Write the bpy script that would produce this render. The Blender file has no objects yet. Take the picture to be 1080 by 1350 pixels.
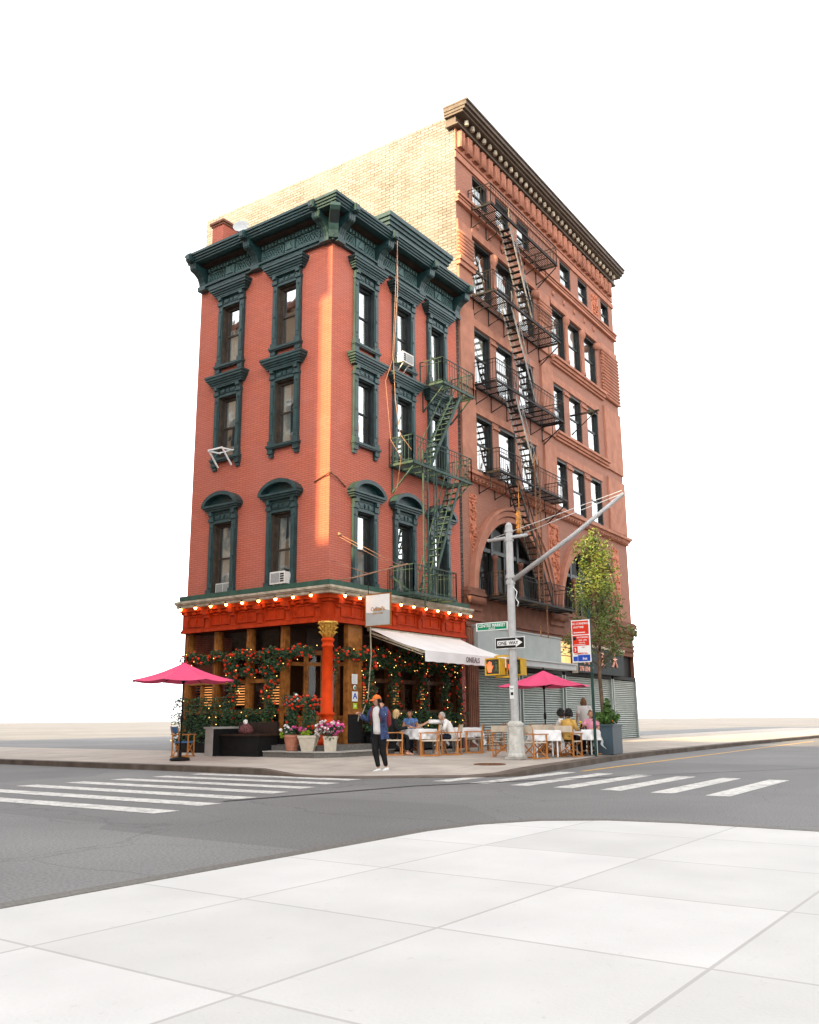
import bpy, bmesh, math, random
from math import sin, cos, pi, radians, sqrt, hypot
from mathutils import Vector, Matrix
random.seed(7)
S = bpy.context.scene
COL = S.collection

# ------------------------------------------------------------------ camera, sky, sun, exposure
cam = bpy.data.objects.new("camera", bpy.data.cameras.new("camera"))
COL.objects.link(cam)
S.camera = cam
cam.data.sensor_fit = 'HORIZONTAL'
cam.data.sensor_width = 36
cam.data.lens = 36 * 1186.9 / 1080
cam.data.clip_end = 5000
CAMROT = Matrix(((0.5812469777, -0.1785879667, -0.7938880833),
                 (-0.8136955037, -0.136171395, -0.565116783),
                 (-0.0071817906, 0.9744555861, -0.2244653743)))
CAMLOC = Vector((-20.93, -17.99, 1.25))
cam.matrix_world = Matrix.Translation(CAMLOC) @ CAMROT.to_4x4()

SUN = Vector((-1, 0.012, 0.36)).normalized()          # towards the sun
SUN_EL = math.asin(SUN.z)
world = bpy.data.worlds.new("World")
S.world = world
world.use_nodes = True
wn, wl = world.node_tree.nodes, world.node_tree.links
sky = wn.new("ShaderNodeTexSky")
sky.sky_type = 'NISHITA'
sky.sun_disc = False
sky.sun_elevation = SUN_EL
sky.sun_rotation = math.atan2(SUN.x, SUN.y)
sky.dust_density = 1.0
sky.air_density = 1.0
sky.ozone_density = 1.0
hs = wn.new("ShaderNodeHueSaturation")               # hazy white late-afternoon sky
hs.inputs["Saturation"].default_value = 0.05
wl.new(sky.outputs[0], hs.inputs["Color"])
wl.new(hs.outputs[0], wn["Background"].inputs["Color"])
wn["Background"].inputs["Strength"].default_value = 0.15
sl = bpy.data.lights.new("sun", 'SUN')
sl.energy = 2.7
sl.angle = radians(0.55)
sl.color = (1.0, 0.71, 0.32)
sun = bpy.data.objects.new("sun", sl)
COL.objects.link(sun)
sun.rotation_euler = SUN.to_track_quat('Z', 'Y').to_euler()
S.view_settings.view_transform = 'Standard'
S.view_settings.look = 'None'
S.view_settings.exposure = 2.25
S.view_settings.gamma = 1.0

# ------------------------------------------------------------------ helpers
def mat(name, col, rough=0.7, var=0.12, scale=3.0, bump=0.0, bscale=60.0, metal=0.0, spec=0.25, stain=0.0, stcol=(0.02, 0.02, 0.02), trans=0.0):
    m = bpy.data.materials.new(name)
    m.use_nodes = True
    n, l = m.node_tree.nodes, m.node_tree.links
    b = n["Principled BSDF"]
    b.inputs["Roughness"].default_value = rough
    b.inputs["Metallic"].default_value = metal
    b.inputs["Specular IOR Level"].default_value = spec
    tc = n.new("ShaderNodeTexCoord")
    nz = n.new("ShaderNodeTexNoise")
    nz.inputs["Scale"].default_value = scale
    nz.inputs["Detail"].default_value = 6
    l.new(tc.outputs["Object"], nz.inputs["Vector"])
    mr = n.new("ShaderNodeMapRange")
    mr.inputs[1].default_value = 0.3
    mr.inputs[2].default_value = 0.7
    mr.inputs[3].default_value = 1 - var
    mr.inputs[4].default_value = 1 + var
    l.new(nz.outputs["Fac"], mr.inputs[0])
    mx = n.new("ShaderNodeMix")
    mx.data_type = 'RGBA'
    mx.blend_type = 'MULTIPLY'
    mx.inputs[0].default_value = 1
    mx.inputs[6].default_value = (*col, 1)
    l.new(mr.outputs[0], mx.inputs[7])
    out = mx.outputs[2]
    if stain > 0:
        n2 = n.new("ShaderNodeTexNoise")
        n2.inputs["Scale"].default_value = scale * 0.31
        n2.inputs["Detail"].default_value = 9
        n2.inputs["Roughness"].default_value = 0.7
        l.new(tc.outputs["Object"], n2.inputs["Vector"])
        r2 = n.new("ShaderNodeMapRange")
        r2.inputs[1].default_value = 0.5
        r2.inputs[2].default_value = 0.75
        r2.inputs[3].default_value = 0
        r2.inputs[4].default_value = stain
        l.new(n2.outputs["Fac"], r2.inputs[0])
        m2 = n.new("ShaderNodeMix")
        m2.data_type = 'RGBA'
        l.new(r2.outputs[0], m2.inputs[0])
        l.new(out, m2.inputs[6])
        m2.inputs[7].default_value = (*stcol, 1)
        out = m2.outputs[2]
    l.new(out, b.inputs["Base Color"])
    if bump > 0:
        nb = n.new("ShaderNodeTexNoise")
        nb.inputs["Scale"].default_value = bscale
        nb.inputs["Detail"].default_value = 4
        l.new(tc.outputs["Object"], nb.inputs["Vector"])
        bp = n.new("ShaderNodeBump")
        bp.inputs["Strength"].default_value = bump
        bp.inputs["Distance"].default_value = 0.01
        l.new(nb.outputs["Fac"], bp.inputs["Height"])
        l.new(bp.outputs[0], b.inputs["Normal"])
    if trans > 0:
        b.inputs["Transmission Weight"].default_value = 0
        b.inputs["Subsurface Weight"].default_value = 0
    return m

def brick(name, c1, c2, mortar, bump=0.35, rough=0.8, stain=0.25, stcol=(0.1, 0.05, 0.04), bw=0.21, bh=0.075, msize=0.012):
    m = bpy.data.materials.new(name)
    m.use_nodes = True
    n, l = m.node_tree.nodes, m.node_tree.links
    b = n["Principled BSDF"]
    b.inputs["Roughness"].default_value = rough
    b.inputs["Specular IOR Level"].default_value = 0.3
    tc = n.new("ShaderNodeTexCoord")
    sp = n.new("ShaderNodeSeparateXYZ")
    l.new(tc.outputs["Object"], sp.inputs[0])
    ad = n.new("ShaderNodeMath")
    l.new(sp.outputs[0], ad.inputs[0])
    l.new(sp.outputs[1], ad.inputs[1])
    cb = n.new("ShaderNodeCombineXYZ")
    l.new(ad.outputs[0], cb.inputs[0])
    l.new(sp.outputs[2], cb.inputs[1])
    bt = n.new("ShaderNodeTexBrick")
    bt.inputs["Scale"].default_value = 1
    bt.inputs["Brick Width"].default_value = bw
    bt.inputs["Row Height"].default_value = bh
    bt.inputs["Mortar Size"].default_value = msize
    bt.inputs["Mortar Smooth"].default_value = 0.3
    bt.inputs["Color1"].default_value = (*c1, 1)
    bt.inputs["Color2"].default_value = (*c2, 1)
    bt.inputs["Mortar"].default_value = (*mortar, 1)
    l.new(cb.outputs[0], bt.inputs["Vector"])
    nz = n.new("ShaderNodeTexNoise")
    nz.inputs["Scale"].default_value = 0.55
    nz.inputs["Detail"].default_value = 9
    nz.inputs["Roughness"].default_value = 0.65
    l.new(tc.outputs["Object"], nz.inputs["Vector"])
    mr = n.new("ShaderNodeMapRange")
    mr.inputs[1].default_value = 0.35
    mr.inputs[2].default_value = 0.75
    mr.inputs[3].default_value = 0
    mr.inputs[4].default_value = stain
    l.new(nz.outputs["Fac"], mr.inputs[0])
    mx = n.new("ShaderNodeMix")
    mx.data_type = 'RGBA'
    l.new(mr.outputs[0], mx.inputs[0])
    l.new(bt.outputs["Color"], mx.inputs[6])
    mx.inputs[7].default_value = (*stcol, 1)
    l.new(mx.outputs[2], b.inputs["Base Color"])
    bp = n.new("ShaderNodeBump")
    bp.inputs["Strength"].default_value = bump
    bp.inputs["Distance"].default_value = 0.01
    bp.invert = True
    l.new(bt.outputs["Fac"], bp.inputs["Height"])
    l.new(bp.outputs[0], b.inputs["Normal"])
    return m

def emat(name, col, strength):
    m = bpy.data.materials.new(name)
    m.use_nodes = True
    b = m.node_tree.nodes["Principled BSDF"]
    b.inputs["Base Color"].default_value = (*col, 1)
    b.inputs["Emission Color"].default_value = (*col, 1)
    b.inputs["Emission Strength"].default_value = strength
    return m

def glassmat(name, tint=(0.75, 0.8, 0.8), base=0.16, top=0.95):
    m = bpy.data.materials.new(name)
    m.use_nodes = True
    n, l = m.node_tree.nodes, m.node_tree.links
    n.remove(n["Principled BSDF"])
    tr = n.new("ShaderNodeBsdfTransparent")
    tr.inputs[0].default_value = (*tint, 1)
    gl = n.new("ShaderNodeBsdfGlossy")
    gl.inputs["Roughness"].default_value = 0.03
    gl.inputs["Color"].default_value = (0.95, 0.97, 0.97, 1)
    nz = n.new("ShaderNodeTexNoise")
    nz.inputs["Scale"].default_value = 1.3
    tc = n.new("ShaderNodeTexCoord")
    l.new(tc.outputs["Object"], nz.inputs["Vector"])
    bp = n.new("ShaderNodeBump")
    bp.inputs["Strength"].default_value = 0.12
    bp.inputs["Distance"].default_value = 0.05
    l.new(nz.outputs["Fac"], bp.inputs["Height"])
    l.new(bp.outputs[0], gl.inputs["Normal"])
    lw = n.new("ShaderNodeLayerWeight")
    lw.inputs["Blend"].default_value = 0.35
    mr = n.new("ShaderNodeMapRange")
    mr.inputs[3].default_value = base
    mr.inputs[4].default_value = top
    l.new(lw.outputs["Facing"], mr.inputs[0])
    mx = n.new("ShaderNodeMixShader")
    l.new(mr.outputs[0], mx.inputs[0])
    l.new(tr.outputs[0], mx.inputs[1])
    l.new(gl.outputs[0], mx.inputs[2])
    l.new(mx.outputs[0], n["Material Output"].inputs["Surface"])
    return m

FR = lambda u, o, z: (u, -o, z)          # a facade along +X, o metres out of it
FL = lambda u, o, z: (-o, u, z)          # a facade along +Y
FI = lambda x, y, z: (x, y, z)

class MB:
    def __init__(s, fr=FI):
        s.v = []; s.f = []; s.fr = fr; s.sm = []; s.cuts = []
    def cut(s):                       # what follows becomes an object of its own
        if s.f and (not s.cuts or s.cuts[-1] != (len(s.v), len(s.f))): s.cuts.append((len(s.v), len(s.f)))
    def add(s, vs, fs, smooth=False):
        b = len(s.v)
        s.v += [s.fr(*p) for p in vs]
        s.f += [tuple(b + i for i in f) for f in fs]
        s.sm += [smooth] * len(fs)
    def box(s, a0, a1, b0, b1, c0, c1):
        s.add([(a0, b0, c0), (a1, b0, c0), (a1, b1, c0), (a0, b1, c0), (a0, b0, c1), (a1, b0, c1), (a1, b1, c1), (a0, b1, c1)],
              [(0, 3, 2, 1), (4, 5, 6, 7), (0, 1, 5, 4), (1, 2, 6, 5), (2, 3, 7, 6), (3, 0, 4, 7)])
    def quad(s, *p):
        s.add(list(p), [tuple(range(len(p)))])
    def bar(s, p, q, w, h=None, up=(0, 0, 1)):
        h = h or w
        p, q = Vector(p), Vector(q)
        d = (q - p)
        if d.length < 1e-6: return
        d.normalize()
        a = d.cross(Vector(up))
        if a.length < 1e-3: a = d.cross(Vector((1, 0, 0)))
        a.normalize()
        c = a.cross(d)
        a *= w / 2; c *= h / 2
        vs = [tuple(e + x) for e in (p, q) for x in (-a - c, a - c, a + c, -a + c)]
        s.add(vs, [(0, 3, 2, 1), (4, 5, 6, 7), (0, 1, 5, 4), (1, 2, 6, 5), (2, 3, 7, 6), (3, 0, 4, 7)])
    def tube(s, pts, r, n=8, cap=True):
        pts = [Vector(p) for p in pts]
        rs = r if isinstance(r, (list, tuple)) else [r] * len(pts)
        vs = []
        prev = None
        for i, p in enumerate(pts):
            d = (pts[min(i + 1, len(pts) - 1)] - pts[max(i - 1, 0)])
            d.normalize()
            a = prev - d * prev.dot(d) if prev is not None else d.cross(Vector((0, 0, 1)))
            if a.length < 1e-3: a = d.cross(Vector((1, 0, 0)))
            a.normalize(); prev = a
            c = d.cross(a)
            vs += [tuple(p + (a * cos(2 * pi * k / n) + c * sin(2 * pi * k / n)) * rs[i]) for k in range(n)]
        fs = [(i * n + k, i * n + (k + 1) % n, (i + 1) * n + (k + 1) % n, (i + 1) * n + k) for i in range(len(pts) - 1) for k in range(n)]
        if cap:
            fs += [tuple(range(n)), tuple((len(pts) - 1) * n + k for k in range(n))]
        s.add(vs, fs, True)
    def lathe(s, prof, c=(0, 0, 0), n=16, sx=1, sy=1, rot=0):
        vs = []
        for r, z in prof:
            vs += [(c[0] + sx * r * cos(2 * pi * k / n + rot), c[1] + sy * r * sin(2 * pi * k / n + rot), c[2] + z) for k in range(n)]
        m = len(prof)
        fs = [(i * n + k, i * n + (k + 1) % n, (i + 1) * n + (k + 1) % n, (i + 1) * n + k) for i in range(m - 1) for k in range(n)]
        fs += [tuple(range(n)), tuple((m - 1) * n + k for k in range(n))]
        s.add(vs, fs, n > 8)
    def ball(s, c, r, n=8, sz=1):
        m = n // 2 + 1
        s.lathe([(max(1e-4, r * sin(pi * i / m)), -r * sz * cos(pi * i / m)) for i in range(m + 1)], c, n)
    def prism(s, poly, b0, b1):      # poly of (u, z), extruded over o
        n = len(poly)
        s.add([(u, b0, z) for u, z in poly] + [(u, b1, z) for u, z in poly],
              [tuple(range(n)), tuple(range(2 * n - 1, n - 1, -1))] + [(i, (i + 1) % n, n + (i + 1) % n, n + i) for i in range(n)])
    def slab(s, poly, z0, z1):       # poly of (x, y), extruded over z
        n = len(poly)
        s.add([(x, y, z0) for x, y in poly] + [(x, y, z1) for x, y in poly],
              [tuple(range(n))[::-1], tuple(range(n, 2 * n))] + [(i, (i + 1) % n, n + (i + 1) % n, n + i) for i in range(n)])
    def leaf(s, c, size, asp=0.5):
        d = Vector((random.gauss(0, 1), random.gauss(0, 1), random.gauss(0, 0.6))).normalized()
        e = d.cross(Vector((random.gauss(0, 1), random.gauss(0, 1), random.gauss(0, 1)))).normalized()
        c = Vector(c)
        k = d.cross(e) * size * 0.15
        s.add([tuple(c - d * size / 2), tuple(c + e * size * asp / 2 + k), tuple(c + d * size / 2), tuple(c - e * size * asp / 2 + k)], [(0, 1, 2, 3)])
    def build(s, name, m, parent=None, recalc=True):
        if s.cuts:
            cs = [(0, 0)] + s.cuts + [(len(s.v), len(s.f))]
            first = None
            for (v0, f0), (v1, f1) in zip(cs, cs[1:]):
                if f1 == f0: continue
                p = MB(); p.v = s.v[v0:v1]; p.f = [tuple(i - v0 for i in f) for f in s.f[f0:f1]]; p.sm = s.sm[f0:f1]
                o = p.build(name, m, parent, recalc)
                first = first or o
            return first
        me = bpy.data.meshes.new(name)
        me.from_pydata(s.v, [], s.f)
        if recalc:
            bm = bmesh.new(); bm.from_mesh(me)
            bmesh.ops.recalc_face_normals(bm, faces=bm.faces)
            bm.to_mesh(me); bm.free()
        if any(s.sm):
            me.polygons.foreach_set("use_smooth", s.sm)
        me.materials.append(m)
        o = bpy.data.objects.new(name, me)
        COL.objects.link(o)
        if parent: o.parent = parent
        return o

def tag(o, label=None, cat=None, group=None, kind=None):
    if label: o["label"] = label
    if cat: o["category"] = cat
    if group: o["group"] = group
    if kind: o["kind"] = kind
    return o
def thing(name, label, cat, loc=(0, 0, 0), rz=0, group=None):
    o = bpy.data.objects.new(name, None)
    o.empty_display_size = 0.2
    COL.objects.link(o)
    o.location = loc
    o.rotation_euler = (0, 0, rz)
    return tag(o, label, cat, group)
def dup(root, loc, rz, label, group=None):
    r = root.copy(); COL.objects.link(r)
    r.location = loc; r.rotation_euler = (0, 0, rz)
    r["label"] = label
    if group: r["group"] = group
    for ch in list(root.children):
        c = ch.copy(); COL.objects.link(c); c.parent = r
        for g in list(ch.children):
            d = g.copy(); COL.objects.link(d); d.parent = c
    return r
def text(name, body, size, org, ux, m, parent=None, sx=1.0, ext=0.004, align='CENTER', bold=.018):
    """lettering whose baseline runs along ux (a horizontal direction) and stands upright"""
    cu = bpy.data.curves.new(name, 'FONT')
    cu.body = body; cu.size = size; cu.extrude = ext; cu.align_x = align; cu.resolution_u = 3; cu.offset = size * bold
    o = bpy.data.objects.new(name, cu)
    COL.objects.link(o)
    bpy.context.view_layer.update()
    me = bpy.data.meshes.new_from_object(o.evaluated_get(bpy.context.evaluated_depsgraph_get()))
    bpy.data.objects.remove(o)
    ux = Vector(ux).normalized(); uz = Vector((0, 0, 1)); n = ux.cross(uz)
    R = Matrix((ux * sx, uz, n)).transposed().to_4x4()
    me.transform(Matrix.Translation(Vector(org)) @ R)
    me.materials.clear(); me.materials.append(m)
    o = bpy.data.objects.new(name, me)
    COL.objects.link(o)
    if parent: o.parent = parent
    return o

def gz(x, y):                        # height of the pavement
    t = min(1, max(0, min((y + 7.2) / 6.5, (x + 5.0) / 4.5)))
    return 0.14 + 0.09 * t

# ------------------------------------------------------------------ materials
M = {}
M['brick'] = brick('painted_brick', (0.57, 0.152, 0.090), (0.50, 0.128, 0.076), (0.32, 0.076, 0.05), stain=0.5, stcol=(0.42, 0.155, 0.125), msize=0.012, bw=.30)
M['brownstone'] = brick('brown_brick', (0.42, 0.185, 0.12), (0.35, 0.145, 0.092), (0.24, 0.105, 0.075), stain=0.6, stcol=(0.27, 0.135, 0.10), bump=0.2)
M['brownplain'] = mat('brown_stone', (0.41, 0.18, 0.118), 0.85, 0.18, 2.0, 0.3, 40, stain=0.4, stcol=(0.22, 0.09, 0.06))
M['darkstone'] = mat('dark_brown_stone', (0.20, 0.085, 0.055), 0.85, 0.25, 2.0, 0.3, 30, stain=0.5)
M['whitebrick'] = brick('white_brick', (0.22, 0.215, 0.19), (0.15, 0.13, 0.105), (0.07, 0.05, 0.04), stain=0.55, stcol=(0.25, 0.25, 0.23), bw=.42, bh=.14, msize=.022)
M['green'] = mat('teal_green_paint', (0.016, 0.046, 0.048), 0.45, 0.3, 4, 0.1, 30, spec=0.5, stain=0.3, stcol=(0.03, 0.08, 0.075))
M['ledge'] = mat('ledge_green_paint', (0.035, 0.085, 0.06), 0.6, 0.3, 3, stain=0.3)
M['fegreen'] = mat('fire_escape_green_paint', (0.04, 0.075, 0.062), 0.55, 0.3, 3, spec=0.15, stain=0.4, stcol=(0.12, 0.11, 0.06))
M['iron'] = mat('black_iron_paint', (0.014, 0.013, 0.013), 0.6, 0.3, 4, spec=0.12, stain=0.35, stcol=(0.09, 0.04, 0.02))
M['ironpale'] = mat('pale_iron_paint', (0.22, 0.21, 0.20), 0.55, 0.2, 4)
M['sash'] = mat('dark_brown_sash', (0.055, 0.04, 0.03), 0.5, 0.3, 5)
M['sash2'] = mat('black_sash', (0.02, 0.024, 0.024), 0.45, 0.3, 5)
M['curtain'] = mat('white_curtain', (0.55, 0.53, 0.48), 0.9, 0.15, 9)
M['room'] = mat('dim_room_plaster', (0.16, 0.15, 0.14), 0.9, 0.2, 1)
M['glass'] = glassmat('window_glass', base=0.20)
M['glass2'] = glassmat('shop_glass', tint=(0.8, 0.75, 0.7), base=0.02, top=0.09)
M['glass4'] = glassmat('darkened_arch_glass', tint=(.5, .5, .5), base=0.0, top=0.035)  # dark tint and faint gloss keep the arches black, sky reflection held back
M['glass3'] = glassmat('sky_reflecting_glass', base=0.20, top=0.55)
M['fascia'] = mat('fascia_orange_red_paint', (0.40, 0.036, 0.006), 0.65, 0.25, 4, spec=0.1, stain=0.5, stcol=(0.22, 0.02, 0.006))
M['orange'] = mat('orange_red_paint', (0.62, 0.050, 0.004), 0.6, 0.15, 3, spec=0.12, stain=0.25, stcol=(0.4, 0.03, 0.01))
M['soffit'] = mat('weathered_pale_paint', (0.42, 0.36, 0.27), 0.7, 0.3, 5, stain=0.5, stcol=(0.12, 0.09, 0.06))
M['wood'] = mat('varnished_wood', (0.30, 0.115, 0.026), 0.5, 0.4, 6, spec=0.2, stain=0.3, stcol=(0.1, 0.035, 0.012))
M['darkwood'] = mat('dark_wood', (0.04, 0.022, 0.015), 0.5, 0.3, 4)
M['black'] = mat('black_panel', (0.008, 0.008, 0.008), 0.7, 0.3, 4)
M['gold'] = mat('gilt', (0.65, 0.38, 0.08), 0.35, 0.3, 20, metal=0.7)
M['grey'] = mat('grey_painted_metal', (0.33, 0.36, 0.35), 0.6, 0.08, 2, stain=0.2, stcol=(0.25, 0.25, 0.24))
M['palegrey'] = mat('pale_grey_cover', (0.46, 0.47, 0.47), 0.7, 0.08, 2)
M['shutter'] = mat('galvanised_shutter', (0.30, 0.34, 0.32), 0.42, 0.15, 2.5, metal=0.25, stain=0.3, stcol=(0.16, 0.17, 0.16))
M['pole'] = mat('weathered_grey_pole_paint', (0.46, 0.455, 0.45), 0.55, 0.12, 5, stain=0.3, stcol=(0.3, 0.27, 0.24))
M['polebase'] = mat('chipped_pole_base_paint', (0.55, 0.54, 0.50), 0.6, 0.2, 7, stain=0.9, stcol=(0.30, 0.26, 0.14))
M['yellow'] = mat('signal_yellow_paint', (0.62, 0.36, 0.03), 0.5, 0.15, 6, stain=0.3, stcol=(0.3, 0.16, 0.02))
M['signwhite'] = mat('sign_white', (0.80, 0.80, 0.78), 0.5, 0.04, 4)
M['signblack'] = mat('sign_black', (0.012, 0.012, 0.012), 0.5, 0.1, 4)
M['signgreen'] = mat('sign_green', (0.0, 0.24, 0.11), 0.5, 0.06, 4)
M['signred'] = mat('sign_red', (0.66, 0.035, 0.012), 0.5, 0.06, 4)
M['signblue'] = mat('sign_blue', (0.02, 0.07, 0.42), 0.5, 0.06, 4)
M['signlime'] = mat('sign_lime', (0.45, 0.62, 0.03), 0.5, 0.06, 4)
M['shopsign'] = mat('dark_slate_sign', (0.022, 0.03, 0.034), 0.6, 0.2, 3, spec=0.1)
M['copper'] = mat('copper_lettering', (0.75, 0.30, 0.20), 0.4, 0.1, 5)
M['lens'] = mat('signal_lens', (0.05, 0.055, 0.045), 0.3, 0.3, 60)
M['canvas'] = mat('white_canvas', (0.76, 0.74, 0.73), 0.85, 0.06, 1.5, 0.15, 8)
M['umbrella'] = mat('pink_canvas', (0.82, 0.095, 0.22), 0.85, 0.06, 2)
M['cloth'] = mat('white_tablecloth', (0.80, 0.79, 0.78), 0.9, 0.04, 3)
M['chairwood'] = mat('oiled_beech', (0.50, 0.20, 0.055), 0.45, 0.2, 8)
M['chaircanvas'] = mat('beige_canvas', (0.66, 0.57, 0.45), 0.9, 0.08, 6)
M['chairdark'] = mat('taupe_canvas', (0.26, 0.22, 0.17), 0.9, 0.1, 6)
M['steel'] = mat('brushed_steel', (0.5, 0.5, 0.5), 0.35, 0.1, 6, metal=0.8)
M['terracotta'] = mat('terracotta', (0.46, 0.19, 0.12), 0.85, 0.15, 6, stain=0.3, stcol=(0.5, 0.33, 0.25))
M['potstone'] = mat('cast_stone', (0.58, 0.52, 0.42), 0.85, 0.15, 6, stain=0.35, stcol=(0.32, 0.28, 0.21))
M['soil'] = mat('soil', (0.03, 0.02, 0.013), 0.95, 0.3, 20)
M['leaf'] = mat('dark_leaf', (0.028, 0.075, 0.028), 0.5, 0.5, 5, spec=0.5)
M['leaf2'] = mat('mid_leaf', (0.075, 0.15, 0.03), 0.5, 0.45, 3, spec=0.5)
M['treeleaf'] = mat('tree_leaf', (0.13, 0.165, 0.03), 0.45, 0.45, 1.5, spec=0.5)
M['lime'] = mat('lime_leaf', (0.32, 0.45, 0.03), 0.6, 0.3, 9)
M['rose'] = mat('red_rose', (0.72, 0.045, 0.012), 0.6, 0.35, 4)
M['pink'] = mat('pink_petal', (0.75, 0.10, 0.32), 0.6, 0.35, 6)
M['whitep'] = mat('white_petal', (0.80, 0.74, 0.72), 0.6, 0.15, 6)
M['bark'] = mat('bark', (0.14, 0.095, 0.06), 0.9, 0.35, 9)
M['granite'] = mat('speckled_granite', (0.15, 0.14, 0.125), 0.7, 0.3, 30, stain=0.4, stcol=(0.12, 0.11, 0.10))
M['concrete'] = mat('concrete', (0.42, 0.40, 0.37), 0.85, 0.15, 3, 0.2, 30, stain=0.35, stcol=(0.25, 0.23, 0.21))
M['rust'] = mat('rusty_iron', (0.16, 0.075, 0.04), 0.8, 0.4, 8)
M['postgreen'] = mat('dark_green_post', (0.02, 0.055, 0.045), 0.5, 0.2, 5)
M['planter'] = mat('slate_blue_planter', (0.055, 0.085, 0.105), 0.55, 0.1, 2)
M['paint'] = mat('road_paint', (0.66, 0.64, 0.60), 0.75, 0.12, 6, stain=1.0, stcol=(0.26, 0.26, 0.26))
M['roadyellow'] = mat('yellow_road_paint', (0.62, 0.36, 0.07), 0.75, 0.2, 6)
M['skin'] = mat('fair_skin', (0.55, 0.29, 0.19), 0.55, 0.1, 12)
M['skin2'] = mat('tan_skin', (0.42, 0.20, 0.115), 0.55, 0.1, 12)
M['skin3'] = mat('brown_skin', (0.20, 0.10, 0.06), 0.55, 0.1, 12)
M['denim'] = mat('blue_plaid_cotton', (0.045, 0.065, 0.15), 0.9, 0.55, 22)
M['blueshirt'] = mat('blue_denim', (0.10, 0.19, 0.40), 0.9, 0.2, 20)
M['blackcloth'] = mat('black_cotton', (0.012, 0.012, 0.013), 0.9, 0.3, 10)
M['navy'] = mat('dark_navy_cotton', (0.022, 0.028, 0.05), 0.9, 0.3, 10)
M['whitecloth'] = mat('white_shirt_cotton', (0.78, 0.76, 0.73), 0.9, 0.06, 12)
M['mustard'] = mat('mustard_cotton', (0.56, 0.34, 0.09), 0.9, 0.12, 12)
M['pinkcloth'] = mat('pink_cotton', (0.76, 0.32, 0.42), 0.9, 0.12, 12)
M['cap'] = mat('orange_cap_cotton', (0.74, 0.18, 0.035), 0.85, 0.1, 12)
M['strap'] = mat('dark_red_strap', (0.22, 0.03, 0.035), 0.8, 0.2, 12)
M['blond'] = mat('blond_hair', (0.52, 0.36, 0.16), 0.5, 0.3, 40)
M['brownhair'] = mat('brown_hair', (0.16, 0.075, 0.035), 0.5, 0.3, 40)
M['blackhair'] = mat('black_hair', (0.012, 0.01, 0.01), 0.5, 0.3, 40)
M['greyhair'] = mat('grey_hair', (0.40, 0.37, 0.34), 0.6, 0.3, 40)
M['acwhite'] = mat('white_ac_casing', (0.68, 0.66, 0.62), 0.5, 0.08, 6)
M['acgrille'] = mat('grey_ac_grille', (0.30, 0.30, 0.29), 0.6, 0.3, 60)
M['rope'] = mat('orange_rope', (0.36, 0.20, 0.13), 0.8, 0.2, 9)
M['bulb'] = emat('warm_bulb_glow', (1.0, 0.50, 0.13), 6.0)
M['fairy'] = emat('fairy_light_glow', (1.0, 0.52, 0.12), 1.6)
M['lamp'] = emat('lamplit_room', (1.0, 0.42, 0.13), 0.3)
M['lampwin'] = emat('lit_shop_window', (1.0, 0.62, 0.22), 0.13)
M['handred'] = emat('lit_red_hand', (1.0, 0.16, 0.06), 0.3)
M['walkdim'] = mat('unlit_walking_figure', (0.13, 0.15, 0.06), 0.4, 0.2, 30)
M['phone'] = mat('black_phone', (0.01, 0.01, 0.012), 0.3, 0.1, 9)
M['bluechair'] = mat('blue_fabric', (0.07, 0.20, 0.42), 0.85, 0.1, 9)
M['drink'] = mat('orange_drink', (0.75, 0.28, 0.04), 0.2, 0.1, 9)

def wear(m, scale, lo, hi, amount, col):
    n, l = m.node_tree.nodes, m.node_tree.links
    b = n["Principled BSDF"]
    src = b.inputs["Base Color"].links[0].from_socket
    tc = n.new("ShaderNodeTexCoord"); z = n.new("ShaderNodeTexNoise"); z.inputs["Scale"].default_value = scale; z.inputs["Detail"].default_value = 8; z.inputs["Roughness"].default_value = .75
    l.new(tc.outputs["Object"], z.inputs["Vector"])
    r = n.new("ShaderNodeMapRange"); l.new(z.outputs["Fac"], r.inputs[0])
    for i, v in enumerate((lo, hi, 0, amount)): r.inputs[i + 1].default_value = v
    x = n.new("ShaderNodeMix"); x.data_type = 'RGBA'; l.new(r.outputs[0], x.inputs[0]); l.new(src, x.inputs[6]); x.inputs[7].default_value = (*col, 1)
    l.new(x.outputs[2], b.inputs["Base Color"])
wear(M['paint'], 9, .50, .62, .75, (.22, .22, .225))
wear(M['brick'], 2.2, .56, .72, .4, (.34, .10, .075)); wear(M['brick'], .8, .56, .74, .35, (.60, .21, .16)); wear(M['brownstone'], 1.1, .55, .75, .5, (.22, .10, .075)); wear(M['green'], 5, .62, .72, .6, (.06, .05, .035)); wear(M['fascia'], 4, .58, .72, .5, (.16, .03, .015)); wear(M['orange'], 7, .64, .74, .5, (.35, .03, .01))
wear(M['shutter'], 2.5, .55, .75, .5, (.14, .14, .13)); wear(M['grey'], 1.5, .55, .7, .3, (.24, .25, .24)); wear(M['canvas'], 2, .55, .75, .25, (.55, .52, .48)); wear(M['umbrella'], 2.5, .5, .7, .3, (.66, .06, .16))

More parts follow.
